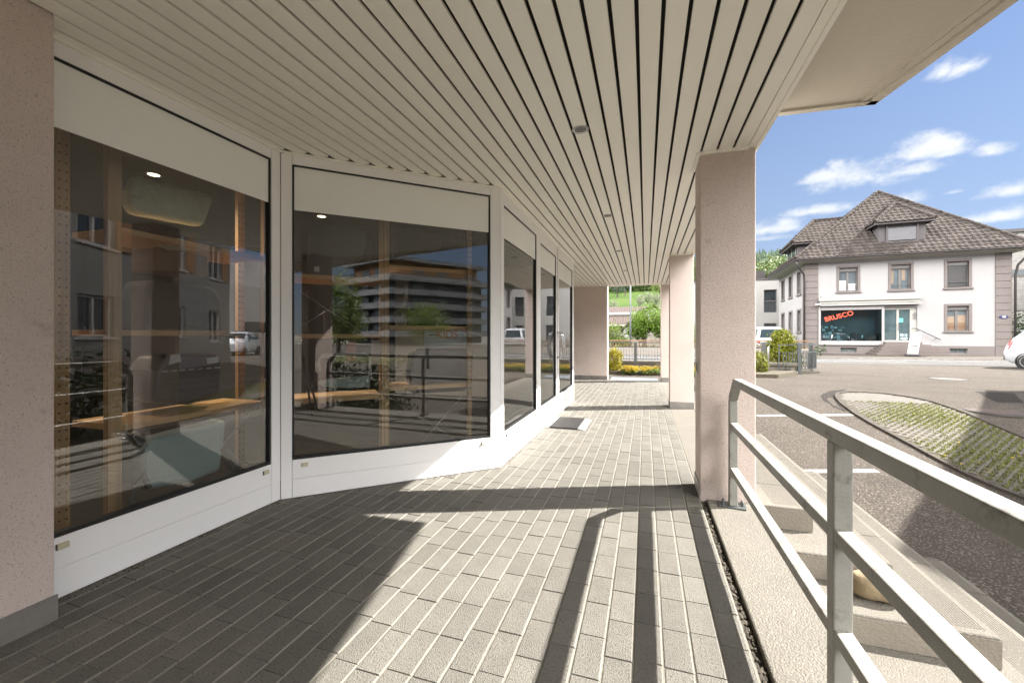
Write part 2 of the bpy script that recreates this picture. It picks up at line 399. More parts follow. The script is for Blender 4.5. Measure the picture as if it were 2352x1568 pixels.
M_['wood_dark'] = mat('brown_panel', (.20, .115, .06), (.15, .085, .045), 3, .6, stretch=(5, 5, .5))
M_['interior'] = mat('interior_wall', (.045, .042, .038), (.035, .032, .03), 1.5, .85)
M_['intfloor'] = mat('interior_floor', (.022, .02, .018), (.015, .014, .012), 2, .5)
M_['padgreen'] = mat('quilted_foil', (.62, .68, .54), (.46, .52, .40), 14, .3, .8, 28, spec=.7)
M_['bagwhite'] = mat('pale_bag_cloth', (.42, .50, .47), (.36, .44, .41), 3, .7, .3, 90)
M_['strap'] = mat('bag_strap', (.20, .19, .155), (.14, .13, .11), 6, .8)
M_['rock'] = mat('sandstone_rock', (.30, .235, .145), (.22, .17, .105), 4, .9, .9, 22, dirt=(5, .62, (.14, .10, .06), .7))
M_['matrib'] = mat('mat_ribs', (.022, .021, .019), (.014, .013, .012), 12, .7, .3, 60)
M_['alu'] = mat('aluminium', (.45, .445, .425), (.40, .39, .375), 6, .35, metal=.5)
M_['grate'] = mat('grate_blue_grey', (.30, .34, .38), (.25, .29, .33), 6, .5, metal=.4)
M_['iron'] = mat('cast_iron', (.075, .07, .066), (.055, .052, .05), 5, .7, spec=.2)
M_['ironslot'] = mat('grate_slot', (.10, .07, .06), None, 6, .9)
M_['carwhite'] = mat('white_car_paint', (.55, .57, .61), None, 1, .25, coat=.6)
M_['carsilver'] = mat('silver_car_paint', (.5, .52, .55), None, 1, .25, metal=.3, coat=.6)
M_['cardark'] = mat('dark_car_paint', (.03, .032, .04), None, 1, .2, coat=.8)
M_['carblue'] = mat('blue_car_paint', (.03, .055, .13), None, 1, .2, coat=.8)
M_['carglass'] = mat('car_glass', (.02, .035, .045), (.03, .05, .06), 2, .04, spec=.9)
M_['fence_dark'] = M_['galv']
M_['tyre'] = mat('tyre_rubber', (.022, .022, .022), None, 9, .8)
M_['rim'] = mat('alloy_rim', (.36, .36, .35), None, 9, .4)
M_['redlight'] = mat('red_lens', (.50, .02, .02), None, 9, .2, coat=.5)
M_['clearlight'] = mat('clear_lens', (.6, .62, .63), None, 9, .15, coat=.5)
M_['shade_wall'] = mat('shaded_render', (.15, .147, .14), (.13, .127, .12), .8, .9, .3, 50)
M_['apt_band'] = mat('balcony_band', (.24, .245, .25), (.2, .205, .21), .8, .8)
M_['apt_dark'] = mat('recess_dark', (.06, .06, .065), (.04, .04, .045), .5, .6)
M_['apt_wood'] = mat('penthouse_wood', (.34, .19, .09), (.26, .14, .065), 1.3, .7, stretch=(1, 1, 4))
M_['woodshed'] = mat('board_wall', (.26, .235, .21), (.19, .17, .15), 4, .85, stretch=(.3, 1, 6))
M_['lamp_on'] = mat('warm_lamp', (1, .9, .7), None, 1, .5, emit=((1, .82, .52), .9))
M_['lens_off'] = mat('lamp_lens', (.10, .09, .08), (.05, .045, .04), 30, .3)
M_['teal_sign'] = mat('teal_sheet', (.10, .42, .34), None, 3, .5)
M_['paperlit'] = mat('paper_goods', (.40, .52, .54), (.22, .30, .32), 5, .6, tone=.6)
M_['orange'] = mat('orange_ink', (.62, .24, .05), None, 3, .6)
# ================================================================== SETTING: ground sheets
def heightgrid(name, xs, ys, zf, m):
    mb = MB(); nx, ny = len(xs), len(ys)
    vs = [(x, y, zf(x, y)) for y in ys for x in xs]
    fs = [(j * nx + i, j * nx + i + 1, (j + 1) * nx + i + 1, (j + 1) * nx + i) for j in range(ny - 1) for i in range(nx - 1)]
    mb.add(vs, fs); return mb.build(name, m, smooth=True)
def lin(a, b, n): return [a + (b - a) * i / n for i in range(n + 1)]
def lot_surface(x, y):
    z = lot_z(y) + .012 * mnoise.noise(Vector((x * .45, y * .45, 0)))
    if -9 < x < .8 and y < 11.3: z = min(z, -.3)
    return z
tag(heightgrid('parking_lot', lin(-40, -9, 8)[:-1] + lin(-9, 16, 100) + lin(16, 60, 14)[1:], lin(-60, -6, 10)[:-1] + lin(-6, 22.6, 143), lot_surface, M_['asphalt']), kind='structure')
tag(MB().box(-150, 150, 22.5, 27.6, -.6, -.128).build('road', M_['road']), kind='structure')
wb = MB().box(-150, 150, 27.6, 36.5, -.6, -.085)
tag(wb.build('sidewalk', M_['walk']), kind='structure')
cb = MB(); x = -30.0
while x < 45:
    w = rnd.uniform(.16, .24); cb.box(x, x + w - .015, 27.42, 27.62, -.3, -.082 + rnd.uniform(-.004, .006), 0, rnd.random()); x += w
tag(cb.build('gutter_stones', M_['cobble']), kind='structure')
def hill(x, y):
    if y < 60: return -.16 - (.6 if y < 36 else 0)
    t = y - 60
    q = min(t, 300)
    z = q * .045 + q * q * .00028 + max(0, t - 300) * .2
    z += 6 * mnoise.noise(Vector((x * .006, y * .006, 3))) * min(1, t / 120) + 1.2 * mnoise.noise(Vector((x * .03, y * .03, 1))) * min(1, t / 60)
    z += max(0, x - 60) * .0 - max(0, -x - 60) * .02
    return z - .16
tag(heightgrid('hillside', lin(-500, 600, 60), lin(36.4, 60, 2)[:-1] + lin(60, 640, 70), hill, M_['meadow']), kind='structure')
tag(MB().add([(-2500, -2500, -.9), (2500, -2500, -.9), (2500, 2500, -.9), (-2500, 2500, -.9)], [(0, 1, 2, 3)]).build('ground', M_['lawn']), kind='structure')

# arcade floor: every paver a chamfered block, rows 10 cm wide along the arcade
pv = MB(); pitch = .1
PX = .358
def floor_clip(x, y):
    if x < -2.42: return y > 7.0
    if -2.42 <= x < -1.2: return y < 2.237 + (x + 2.394) * .942 + .12 or y > 7.12
    return True
row = 0
x1 = PX
while x1 > -4.6:
    x0 = x1 - pitch
    y = -3.2 - rnd.choice((0, .1)) + rnd.uniform(-.02, .02)
    off = (.1 if row % 2 else 0)
    y += off
    while y < 10.98:
        y1 = min(y + .2, 11.0)
        if floor_clip((x0 + x1) / 2, (y + y1) / 2):
            g = .0012; c = .0052; e = .0016; zt = rnd.uniform(-.0012, .0012); zb = zt - .0042
            tl = min(1, max(0, rnd.gauss(.5, .24)))
            ax, bx, ay, by = x0 + g, x1 - g, y + g, y1 - g
            vs = [(ax, ay, zb), (bx, ay, zb), (bx, by, zb), (ax, by, zb), (ax + c, ay + e, zt), (bx - c, ay + e, zt), (bx - c, by - e, zt), (ax + c, by - e, zt)]
            pv.add(vs, [(4, 5, 6, 7), (0, 1, 5, 4), (2, 3, 7, 6)], 0, tl)
            pv.add(vs, [(1, 2, 6, 5), (3, 0, 4, 7)], 1, tl)
        y = y1
    x1 = x0; row += 1
tag(pv.build('paving', [M_['paver'], M_['paver_edge']]), kind='structure')
tag(MB().prism([(-4.7, 6.9), (-1.25, 6.9), (-1.25, 3.4), (-2.45, 2.2), (-2.45, -3.4), (.36, -3.4), (.36, 11.0), (-4.7, 11.0)], -.3, -.0036).build('paving_bed', M_['sand']), kind='structure')
gj = MB(); A2_ = (-2.394, 2.237)
for i in range(900):                       # grit and withered bits in the joint beside the kerb
    y = rnd.uniform(-1.2, 3.15); r = rnd.uniform(.003, .010)
    gj.ball((rnd.uniform(.362, .392), y, -.022 + r * .3), (r, r * rnd.uniform(.7, 2), r * .7), 5, 3, 0, 0, rnd.random())
for i in range(420):                       # crumbs swept against the shopfront and the pillar feet
    t = rnd.random(); r = rnd.uniform(.0015, .005)
    if i % 3 == 0: p = (-2.395 + rnd.random() ** 2 * .05, 1.05 + 1.18 * t)
    elif i % 3 == 1: q = rnd.random() ** 2 * .05 + .003; p = (A2_[0] + .728 * 1.65 * t + .686 * q, A2_[1] + .686 * 1.65 * t - .728 * q)
    else: p = (-1.18 + rnd.random() ** 2 * .05, 3.4 + 3.7 * t)
    gj.ball((p[0], p[1], r * .5), (r, r * rnd.uniform(.7, 2), r * .6), 5, 3, 0, 0, rnd.random())
gj.box(.36, .402, -3.3, 3.16, -.2, -.024, 0, .1)
tag(gj.build('joint_grit', mat('joint_grit', (.085, .073, .055), (.04, .035, .026), 60, .95, tone=.55)), kind='stuff', label='dark grit and withered crumbs in the kerb joint and along the shopfront foot', cat='grit')

# ================================================================== THE ARCADE BUILDING
HC = 2.40
B = thing('arcade_building', 'shop building with pink rendered pillars, white shopfront and slatted cream arcade ceiling', 'building', (0, 0, 0))
# ceiling: cream metal slats along the arcade, dark gaps between
sf = MB(); bk = MB()
gx = -.0337
k0, k1 = -46, 6
for k in range(k0, k1 + 1):
    xa, xb = gx + .1 * k - .1 + .008, gx + .1 * k - .008
    xm = (xa + xb) / 2
    if xm < -2.40: segs = [(7.24, 10.92)]
    elif xm < -1.19: segs = [(-3.0, 2.237 + (xm + 2.394) * .942 - .02), (7.24, 10.92)]
    else: segs = [(-3.0, 10.92)]
    for a, b in segs:
        # long lengths butt-jointed
        cuts = [a] + sorted(c for c in (5.05 + (k % 3) * .004, ) if a + 1 < c < b - 1 and k % 2) + [b]
        for c0, c1 in zip(cuts[:-1], cuts[1:]):
            sf.box(xa, xb, c0 + .0008, c1 - .0008, HC, HC + .016)
xa = gx + .1 * k1 + .008
sf.box(xa, .655, -3.0, 10.92, HC, HC + .016)
sfo = sf.build('soffit', M_['soffit'], B, bevel=.003, seg=2)
bk.prism([(-4.7, 7.2), (-1.2, 7.2), (-1.2, 3.38), (-2.42, 2.22), (-2.42, -3.2), (.66, -3.2), (.66, 10.9), (-4.7, 10.9)], HC + .045, HC + .06)
bk.build('soffit_backing', M_['dark_gap'], B)
tr = MB()
tr.box(.657, .70, -3.0, 10.94, HC - .004, HC + .02)            # edge trim
tr.box(.70, .722, -3.0, 10.94, HC - .012, HC + .24)           # fascia strip
tr.box(-4.7, .656, 10.921, 10.95, HC - .004, HC + .2)
# small angle trims where the slats meet the shopfront
tr.obox((-2.40, 0), (0, 1), (1, 0), -3, 2.24, 0, .02, HC - .012, HC + .001)
d2 = (.728, .686); n2 = (.686, -.728); A2 = (-2.394, 2.237)
tr.obox(A2, d2, n2, 0, 1.657, 0, .02, HC - .012, HC + .001)
tr.obox((-1.184, 0), (0, 1), (1, 0), 3.373, 7.19, 0, .02, HC - .012, HC + .001)
tr.build('soffit_trim', M_['soffit'], B)
# upper storeys above the arcade (unseen from inside, they make the shade) and the balcony slab
up = MB()
up.box(-9, .70, -6, 10.95, HC + .25, 6.2)
up.box(-9.3, .95, -6.3, 11.2, 6.2, 6.5)
up.build('upper_wall', M_['stucco'], B)
for y in (-3.5, -.5, 4.2, 7.4):
    MB().box(.701, .712, y, y + 1.3, 3.6, 5.0).build('upper_window', M_['winglass'], B)
sb = MB()
P0, P1, P2, P3 = (.722, 3.255), (1.417, 3.29), (2.92, -4.0), (.722, -4.0)
sb.prism([P3, P2, P1, P0], 2.645, 2.86)
def inset(a, b, w0, w1, z0, z1):
    d = Vector((b[0] - a[0], b[1] - a[1])).normalized(); n = Vector((-d.y, d.x))
    sb.obox(a, d, n, 0, (Vector(b) - Vector(a)).length, w0, w1, z0, z1)
inset(P2, P1, .0, .055, 2.628, 2.66); inset(P2, P1, .075, .11, 2.636, 2.66)
inset(P1, P0, .0, .05, 2.628, 2.66)
sb.build('balcony_slab', M_['slab'], B)
bp = MB()
for i in range(9):
    t = i / 8; x = P1[0] + (P2[0] - P1[0]) * t; y = P1[1] + (P2[1] - P1[1]) * t
    bp.bar((x - .05, y, 2.86), (x - .05, y, 3.8), .03, .03)
bp.bar((P1[0] - .05, P1[1], 3.8), (P2[0] - .05, P2[1], 3.8), .04, .04)
bp.build('balcony_railing', M_['galv'], B)

def column(x0, x1, y0, y1, sides, ztop=HC + .3, name='column'):
    mb = MB().box(x0, x1, y0, y1, -.62 if x0 > 0 else -.05, ztop)
    c = mb.build(name, M_['stucco'], B, bevel=.008, seg=2)
    f = MB(); e = .006
    if 'w' in sides: f.obox((x0, y0), (0, 1), (-1, 0), -e, y1 - y0 + e, 0, e, -.02, .10)
    if 's' in sides: f.obox((x0, y0), (1, 0), (0, -1), -e, x1 - x0 + e, 0, e, -.02, .10)
    if 'e' in sides: f.obox((x1, y0), (0, 1), (1, 0), -e, y1 - y0 + e, 0, e, -.02, .10)
    if 'w' in sides:
        for t in (.25, .75): f.lathe([(.007, -.001), (.007, .003), (.003, .005)], (x0 - e, y0 + (y1 - y0) * t, .05), 'x', 8)
    if 's' in sides:
        for t in (.2, .8): f.lathe([(.009, .001), (.009, -.003), (.003, -.005)], (x0 + (x1 - x0) * t, y0 - e, .05), 'y', 8)
    if 'e' in sides:
        for t in (.35, .8): f.lathe([(.011, 0), (.011, .003), (.004, .006)], (x1 + e, y0 + (y1 - y0) * t, .05), 'x', 10)
    f.build('base_flashing', M_['flash'], c)
    return c
c1 = column(.36, .705, 3.16, 3.45, 'w')
for y in (3.16, 6.96, 10.90):
    tb = MB().prism([(.338, y - .022), (.66, y - .022), (.66, y), (.36, y), (.36, y + .31), (.338, y + .31)], HC - .016, HC + .004)
    tb.build('column_head_trim', M_['soffit'], B)
kb = MB().box(.352, .36, 3.25, 3.31, .855, .95); kb.box(.349, .352, 3.268, 3.292, .875, .93, 1)
kb.build('key_switch', [M_['alu'], M_['black']], c1)
column(.36, .705, 6.96, 7.24, 'ws')
column(.36, .705, 10.90, 11.18, 'ws')
column(.36, .705, -.64, -.36, 'w')
column(.36, .705, -4.44, -4.16, 'w')
column(-1.95, -.937, 10.90, 11.22, 's', name='end_pillar')
column(-2.95, -2.24, .18, 1.02, 'e', name='corner_pillar')
MB().box(-9, -1.95, 10.95, 11.2, -.05, HC + .3).build('end_wall', M_['stucco'], B)
MB().box(-9, -2.43, -3.2, .2, -.05, HC + .05).build('side_wall', M_['frame'], B)
MB().box(-9, -2.5, -6, -5.8, -.05, HC + .3).build('rear_wall', M_['stucco'], B)

# --- shopfront bays
def bay(o, d, n, s0, s1, z0, z1, blind_z, post0=None, post1=None, base=True, caps=(), sill=.0, name='shop_window', base_s=None):
    """white frame round one pane: posts, head, two-board base, black gasket, glass, cloth blind strip"""
    fr = MB()
    a, b = base_s or (s0, s1)
    if post0: fr.obox(o, d, n, post0[0], post0[1] - .0015, -.06, 0, 0.003, HC - .002)
    if post1: fr.obox(o, d, n, post1[0] + .0015, post1[1], -.06, 0, 0.003, HC - .002)
    fr.obox(o, d, n, a, b, -.06, -.001, z1, HC - .001)
    root = fr.build(name, M_['frame'], B, bevel=.002, seg=1)
    if base:
        bs = MB(); bs.obox(o, d, n, a + .001, b - .001, -.06, -.001, .1335, z0); bs.obox(o, d, n, a + .001, b - .001, -.06, -.001, .004, .1315)
        bs.build('base_panel', M_['frame'], root, bevel=.001, seg=1)
    g = MB(); w = .0115
    for (p, q, zz0, zz1) in ((s0, s0 + w, z0, z1), (s1 - w, s1, z0, z1), (s0 + w, s1 - w, z0, z0 + w * 1.6), (s0 + w, s1 - w, z1 - w, z1)):
        g.obox(o, d, n, p, q, -.05, -.008, zz0, zz1)
    g.build('gasket', M_['gasket'], root)
    p = MB(); pts = []
    for (s, z) in ((s0 + w * .5, z0 + .004), (s1 - w * .5, z0 + .004), (s1 - w * .5, z1 - .004), (s0 + w * .5, z1 - .004)):
        pts.append((o[0] + d[0] * s - n[0] * .024, o[1] + d[1] * s - n[1] * .024, z))
    p.add(pts, [(0, 1, 2, 3)]); p.build('pane', M_['glass'], root)
    if blind_z:
        bl = MB(); bl.obox(o, d, n, s0 + w, s1 - w, -.020, -.0165, blind_z, z1 - w * .9); bl.build('blind', M_['blind'], root)
    for s in caps:
        c = MB(); c.obox(o, d, n, s - .021, s + .021, -.002, .011, z0 - .052, z0 - .026)
        c.obox(o, d, n, s - .021, s - .017, -.002, .0115, z0 - .053, z0 - .026, 1)
        c.build('drain_cap', [M_['capplastic'], M_['strap']], root, bevel=.002, seg=1)
    return root
O1 = (-2.40, 0); D1 = (0, 1); N1 = (1, 0)
bay(O1, D1, N1, 1.015, 2.172, .265, 2.325, 2.027, None, (2.172, 2.243), caps=(1.115, 2.125), base_s=(.9, 2.172))
bay(A2, d2, n2, .072, 1.563, .265, 2.325, 2.01, (.003, .072), (1.563, 1.652), caps=(.15, 1.50))
O3 = (-1.184, 0)
bay(O3, D1, N1, 3.458, 4.614, .282, 2.283, 2.0, (3.374, 3.458), (4.614, 4.70), caps=(3.53, 4.54))
dr = bay(O3, D1, N1, 4.794, 5.706, .285, 2.235, 1.96, (4.702, 4.794), (5.706, 5.790), name='shop_door', base_s=(4.794, 5.706))
bay(O3, D1, N1, 5.896, 7.06, .285, 2.235, 1.96, (5.796, 5.896), (7.06, 7.19), caps=(7.0,), name='shop_window', base_s=(5.896, 7.06))
hd = MB()
for y in (5.748, 5.86):
    hd.tube([(-1.178, y, 1.175), (-1.145, y, 1.175), (-1.115, y + .012, 1.13), (-1.10, y + .016, 1.0), (-1.115, y + .012, .87), (-1.145, y, .825), (-1.178, y, .825)], .013, 10)
    hd.lathe([(.02, 0), (.02, .006)], (-1.184, y, 1.175), 'x', 10); hd.lathe([(.02, 0), (.02, .006)], (-1.184, y, .825), 'x', 10)
hd.build('door_handle', M_['chrome'], dr, smooth=True)
dt = MB(); dt.box(-1.1845, -1.1815, 5.7905, 5.7955, .02, HC - .02); dt.build('door_gap', M_['gasket'], dr)
rt = MB().box(-4.7, -1.186, 7.10, 7.188, .003, HC - .001); rt.build('return_wall', M_['frame'], B)
# interior shell of the shop
it = MB()
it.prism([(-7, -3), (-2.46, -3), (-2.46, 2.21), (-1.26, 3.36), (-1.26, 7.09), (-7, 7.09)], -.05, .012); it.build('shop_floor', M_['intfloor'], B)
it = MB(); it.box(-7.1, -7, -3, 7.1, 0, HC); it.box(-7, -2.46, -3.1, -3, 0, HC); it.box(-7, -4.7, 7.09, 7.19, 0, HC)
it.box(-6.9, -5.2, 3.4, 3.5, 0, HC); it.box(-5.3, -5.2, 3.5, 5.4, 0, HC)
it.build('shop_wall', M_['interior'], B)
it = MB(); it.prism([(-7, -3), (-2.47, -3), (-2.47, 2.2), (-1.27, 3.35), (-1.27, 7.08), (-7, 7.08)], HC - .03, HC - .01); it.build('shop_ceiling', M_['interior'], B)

# recessed downlights in the arcade ceiling (unlit)
def downlight(x, y, label, on=False, z=HC - .0, group='recessed spots in the arcade ceiling'):
    t = thing('downlight', label, 'ceiling light', (x, y, z), 0, group)
    MB().lathe([(.038, -.001), (.050, -.004), (.052, 0), (.052, .004)], (0, 0, 0), 'z', 24, caps=False).build('trim_ring', M_['alu'], t, local=True, smooth=False)
    MB().lathe([(.037, -.0006), (.037, .004)], (0, 0, 0), 'z', 20).build('lens', M_['lamp_on'] if on else M_['lens_off'], t, local=True)
    if on:                                          # the lit lamp's own light
        ld = bpy.data.lights.new('lamp_light', 'SPOT'); ld.energy = 6; ld.spot_size = R(150); ld.spot_blend = .7; ld.color = (1, .80, .55); ld.shadow_soft_size = .04
        lo = bpy.data.objects.new('lamp_light', ld); COL.objects.link(lo); lo.parent = t; lo.location = (0, 0, -.02)
    return t
for i, (y, lb) in enumerate(((2.57, 'round recessed spot nearest the camera in the slatted ceiling'), (4.50, 'round recessed spot above the doormat in the slatted ceiling'),
                             (6.42, 'round recessed spot beside the second pillar in the slatted ceiling'), (8.40, 'round recessed spot farthest along the slatted ceiling'))):
    downlight(-.383, y, lb)
for x, y, lb in ((-3.2, 3.5, 'small lit ceiling lamp inside the shop behind the angled window'), (-3.6, 2.2, 'lit ceiling lamp inside the shop near the corner post'),
                 (-4.2, 4.6, 'lit ceiling lamp deep inside the shop'), (-4.6, 1.6, 'lit ceiling lamp inside the shop behind the left window')):
    downlight(x, y, lb, True, HC - .034, 'lit lamps inside the shop')

# ================================================================== entrance mat, threshold grate
t = thing('doormat', 'ribbed dark doormat in an aluminium ramp frame before the shop door', 'doormat', (-.87, 5.3, 0))
mb = MB()
X0, X1, Y0, Y1 = -1.12, -.78, 4.98, 5.64
mb.box(X0, X1, Y0, Y1, .0065, .0095)
for i in range(17):
    xx = X0 + (X1 - X0) * i / 17; mb.box(xx, xx + .016, Y0 + .001, Y1 - .001, .0096, .022)
mb.build('ribs', M_['matrib'], t)
fr = MB(); fr.box(X0 - .06, X1 + .0, Y0 - .004, Y1 + .004, .001, .006)
fr.add([(X1 + .004, Y0, .001), (X1 + .095, Y0, .001), (X1 + .095, Y1, .001), (X1 + .004, Y1, .001), (X1 + .004, Y0, .021), (X1 + .004, Y1, .021)], [(4, 1, 2, 5), (0, 1, 4), (3, 5, 2), (0, 4, 5, 3)])
fr.box(X0 - .06, X0 - .006, Y0, Y1, .006, .018)
fr.build('ramp_frame', M_['alu'], t)
t = thing('entrance_grate', 'flat blue grey foot grate let into the floor at the arcade end', 'floor grate', (-.3, 11.1, 0))
g = MB(); g.box(-.88, .30, 10.98, 11.72, -.05, -.004)
g.build('frame', M_['alu'], t)
g = MB()
for i in range(44): g.box(-.85 + i * .0257, -.85 + i * .0257 + .014, 11.01, 11.69, -.03, .002)
g.build('bars', M_['grate'], t)

# ================================================================== kerb, steps, railing
kb = MB(); kb.prism([(.400, -2.2), (.412, -2.2), (.74, -2.2), (.74, 3.158), (.412, 3.158), (.400, 3.15)], -.75, .002)
kerb = kb.build('kerb_wall', M_['concrete'], bevel=.008, seg=2)
tag(kerb, 'pale concrete kerb carrying the railing beside the paving', 'kerb')
S = thing('concrete_steps', 'broad corner flight of pale grooved concrete steps going down to the car park', 'steps', (.75, 3.17, 0))
for k in range(5):
    z = -.15 * k - (.001 if k == 0 else 0)
    ys = [3.168 - .295 * k]
    xs = 1.04 + .285 * k
    top = 9.2
    st = MB()
    # two lengths of precast step, joint at the seam seen beside the column
    cuts = [3.168 - .295 * k, 3.62, 5.55, 7.4, 9.2]
    for a, b in zip(cuts[:-1], cuts[1:]):
        st.box(.745 + .003 * k if k else .708, xs, a + .0015, b - .0015, z - .148, z)
    so_ = st.build('step', M_['concrete'], S, bevel=.012, seg=3)
    # rough cast face on the front riser and end
    gr = MB()
    for i in range(14):
        gr.box(xs - .035 - .0135 * i - .006, xs - .035 - .0135 * i, 3.168 - .295 * k + .05, 9.1, z - .01, z + .0016)
    gr.build('groove_strip', M_['concrete'], so_)
    rf = MB(); rf.obox((.745 + .003 * k, 3.168 - .295 * k), (1, 0), (0, -1), .006, xs - .752 - .003 * k, -.01, .0012, z - .146, z - .014)
    rf.build('riser_face', M_['riser'], so_)
MB().box(.363, .7065, 3.452, 6.95, -.3, -.002).build('landing', M_['concrete'], S)
MB().box(.363, .7065, 7.25, 10.95, -.3, -.002).build('landing', M_['concrete'], S)
rk = MB().ball((1.20, 2.77, -.232), (.125, .085, .075), 18, 12, 0, .35)
tag(rk.build('rock', M_['rock'], smooth=True), 'rounded yellow sandstone lump lying on the third step', 'rock')

T = thing('handrail', 'weathered grey steel railing with three square rails on the kerb', 'railing', (.55, 1.4, 0))
def rect_rail(mb, pts, w, h):
    for a, b in zip(pts[:-1], pts[1:]): mb.bar(a, b, w, h, up=(0, 0, 1) if abs(Vector(b)[2] - Vector(a)[2]) < .3 * (Vector(b) - Vector(a)).length else (0, 1, 0))
XR = .55
mb = MB(); mb.box(.525, .575, -.14, 2.93, .815, .86)
for (ya, yb) in ((2.93, 3.065), (-.14, -.275)):
    s = 1 if yb > ya else -1
    mb.extrude([(.525, ya, .86), (.525, ya, .815), (.525, yb - .025 * s, .705), (.525, yb + .025 * s, .72), ], (.05, 0, 0))
mb.build('top_rail', M_['rail'], T, bevel=.004, seg=2)
for z in (.562, .268):
    MB().box(.527, .573, -.25, 3.04, z - .04, z).build('middle_rail', M_['rail'], T, bevel=.004, seg=2)
for y, z1 in ((3.065, .705), (1.477, .815), (-.275, .705)):
    p = MB().box(.525, .575, y - .025, y + .025, .012, z1).build('post', M_['rail'], T, bevel=.005, seg=2)
    MB().obox((XR, y), (math.cos(.16), -math.sin(.16)), (math.sin(.16), math.cos(.16)), -.085, .075, -.045, .045, .003, .012).build('base_plate', M_['galv'], p)
    for dx, dy in ((-.062, -.012), (.058, .0), (-.055, .03), (.058, .032)):
        bl = MB()
        bl.lathe([(.011, .012), (.011, .02), (.007, .021), (.007, .034), (.004, .038)], (XR + dx, y + dy, 0), 'z', 8)
        bl.build('bolt', M_['galv'], p)
# ================================================================== CAR PARK FURNITURE
def on_lot_strip(name, pts, w, m, lift=.004):
    mb = MB(); n = len(pts)
    for (x, y), (x2, y2) in zip(pts[:-1], pts[1:]):
        seg = max(1, int(math.hypot(x2 - x, y2 - y) / .12)); dx, dy = x2 - x, y2 - y; L = math.hypot(dx, dy); px, py = -dy / L * w / 2, dx / L * w / 2
        for i in range(seg):
            q = []
            for t, s in ((i / seg, 1), ((i + 1) / seg, 1), ((i + 1) / seg, -1), (i / seg, -1)):
                X, Y = x + dx * t + px * s, y + dy * t + py * s; q.append((X, Y, lot_surface(X, Y) + lift))
            mb.add(q, [(0, 1, 2, 3)])
    return mb.build(name, m)
a, b = on_lot(1738, 956), on_lot(1958, 953)
tag(on_lot_strip('road_marking', [(a.x, a.y), (b.x, b.y)], .09, M_['paint']), kind='structure')
a, b = on_lot(1876, 1082), on_lot(2016, 1082)
tag(on_lot_strip('road_marking', [(a.x - .3, a.y - .1), (b.x, b.y)], .09, M_['paint']), kind='structure')
a, b = on_lot(2060, 1080), on_lot(2102, 1083)
tag(on_lot_strip('road_marking', [(a.x, a.y), (b.x, b.y)], .06, M_['paint']), kind='structure')
tag(MB().box(-40, 12, 24.95, 25.07, -.13, -.124).build('road_marking', M_['paint']), kind='structure')
tag(MB().box(10, 60, 26.9, 27.02, -.13, -.124).build('road_marking', M_['paint']), kind='structure')

def ragged(name, px, seed):
    rg = random.Random(seed); P = [on_lot(u, v) for u, v in px]; c = sum((p.xy for p in P), Vector((0, 0))) / len(P); ring = []
    for i in range(len(P)):
        a, b = P[i].xy, P[(i + 1) % len(P)].xy
        for k in range(5):
            q = a.lerp(b, k / 5); q = q + (q - c).normalized() * rg.uniform(-.035, .035); ring.append(q)
    mb = MB(); vs = [(c.x, c.y, lot_surface(c.x, c.y) + .004)] + [(q.x, q.y, lot_surface(q.x, q.y) + .004) for q in ring]
    mb.add(vs, [(0, i + 1, (i + 1) % len(ring) + 1) for i in range(len(ring))])
    return tag(mb.build(name, M_['patch']), kind='structure')
ragged('asphalt_patch', [(1884, 908), (1905, 898), (1945, 894), (1936, 899), (1914, 905), (1913, 914), (1926, 932), (1944, 947), (1915, 934), (1893, 920)], 1)
ragged('asphalt_patch', [(2240, 900), (2330, 904), (2352, 925), (2290, 922)], 2)
# island of grass pavers with a flush stone border
out_px = [(1917, 908), (1924, 903), (1945, 901), (1985, 902), (2030, 905), (2080, 911), (2120, 919), (2170, 932), (2230, 952), (2290, 977), (2352, 1003), (2480, 1060), (2640, 1160),
          (2640, 1290), (2352, 1150), (2280, 1122), (2200, 1084), (2130, 1047), (2060, 1008), (2000, 975), (1960, 951), (1930, 928), (1918, 915)]
out = [on_lot(u, v).xy for u, v in out_px]
cen = Vector((sum(p.x for p in out) / len(out), sum(p.y for p in out) / len(out)))
def inpoly(x, y, P):
    c = False; n = len(P)
    for i in range(n):
        a, b = P[i], P[(i + 1) % n]
        if (a.y > y) != (b.y > y) and x < (b.x - a.x) * (y - a.y) / (b.y - a.y) + a.x: c = not c
    return c
def pdist(x, y, P):
    best = 9; q = Vector((x, y))
    for i in range(len(P)):
        a, b = P[i], P[(i + 1) % len(P)]; d = b - a; t = max(0, min(1, (q - a).dot(d) / max(1e-9, d.dot(d))))
        best = min(best, (a + d * t - q).length)
    return best
isl = MB(); soil = MB(); bl_pts = []
ang = R(48); ca, sa = math.cos(ang), math.sin(ang)
xs = [p.x for p in out]; ys = [p.y for p in out]
tipline = (on_lot(1944, 921).xy, on_lot(2150, 930).xy)
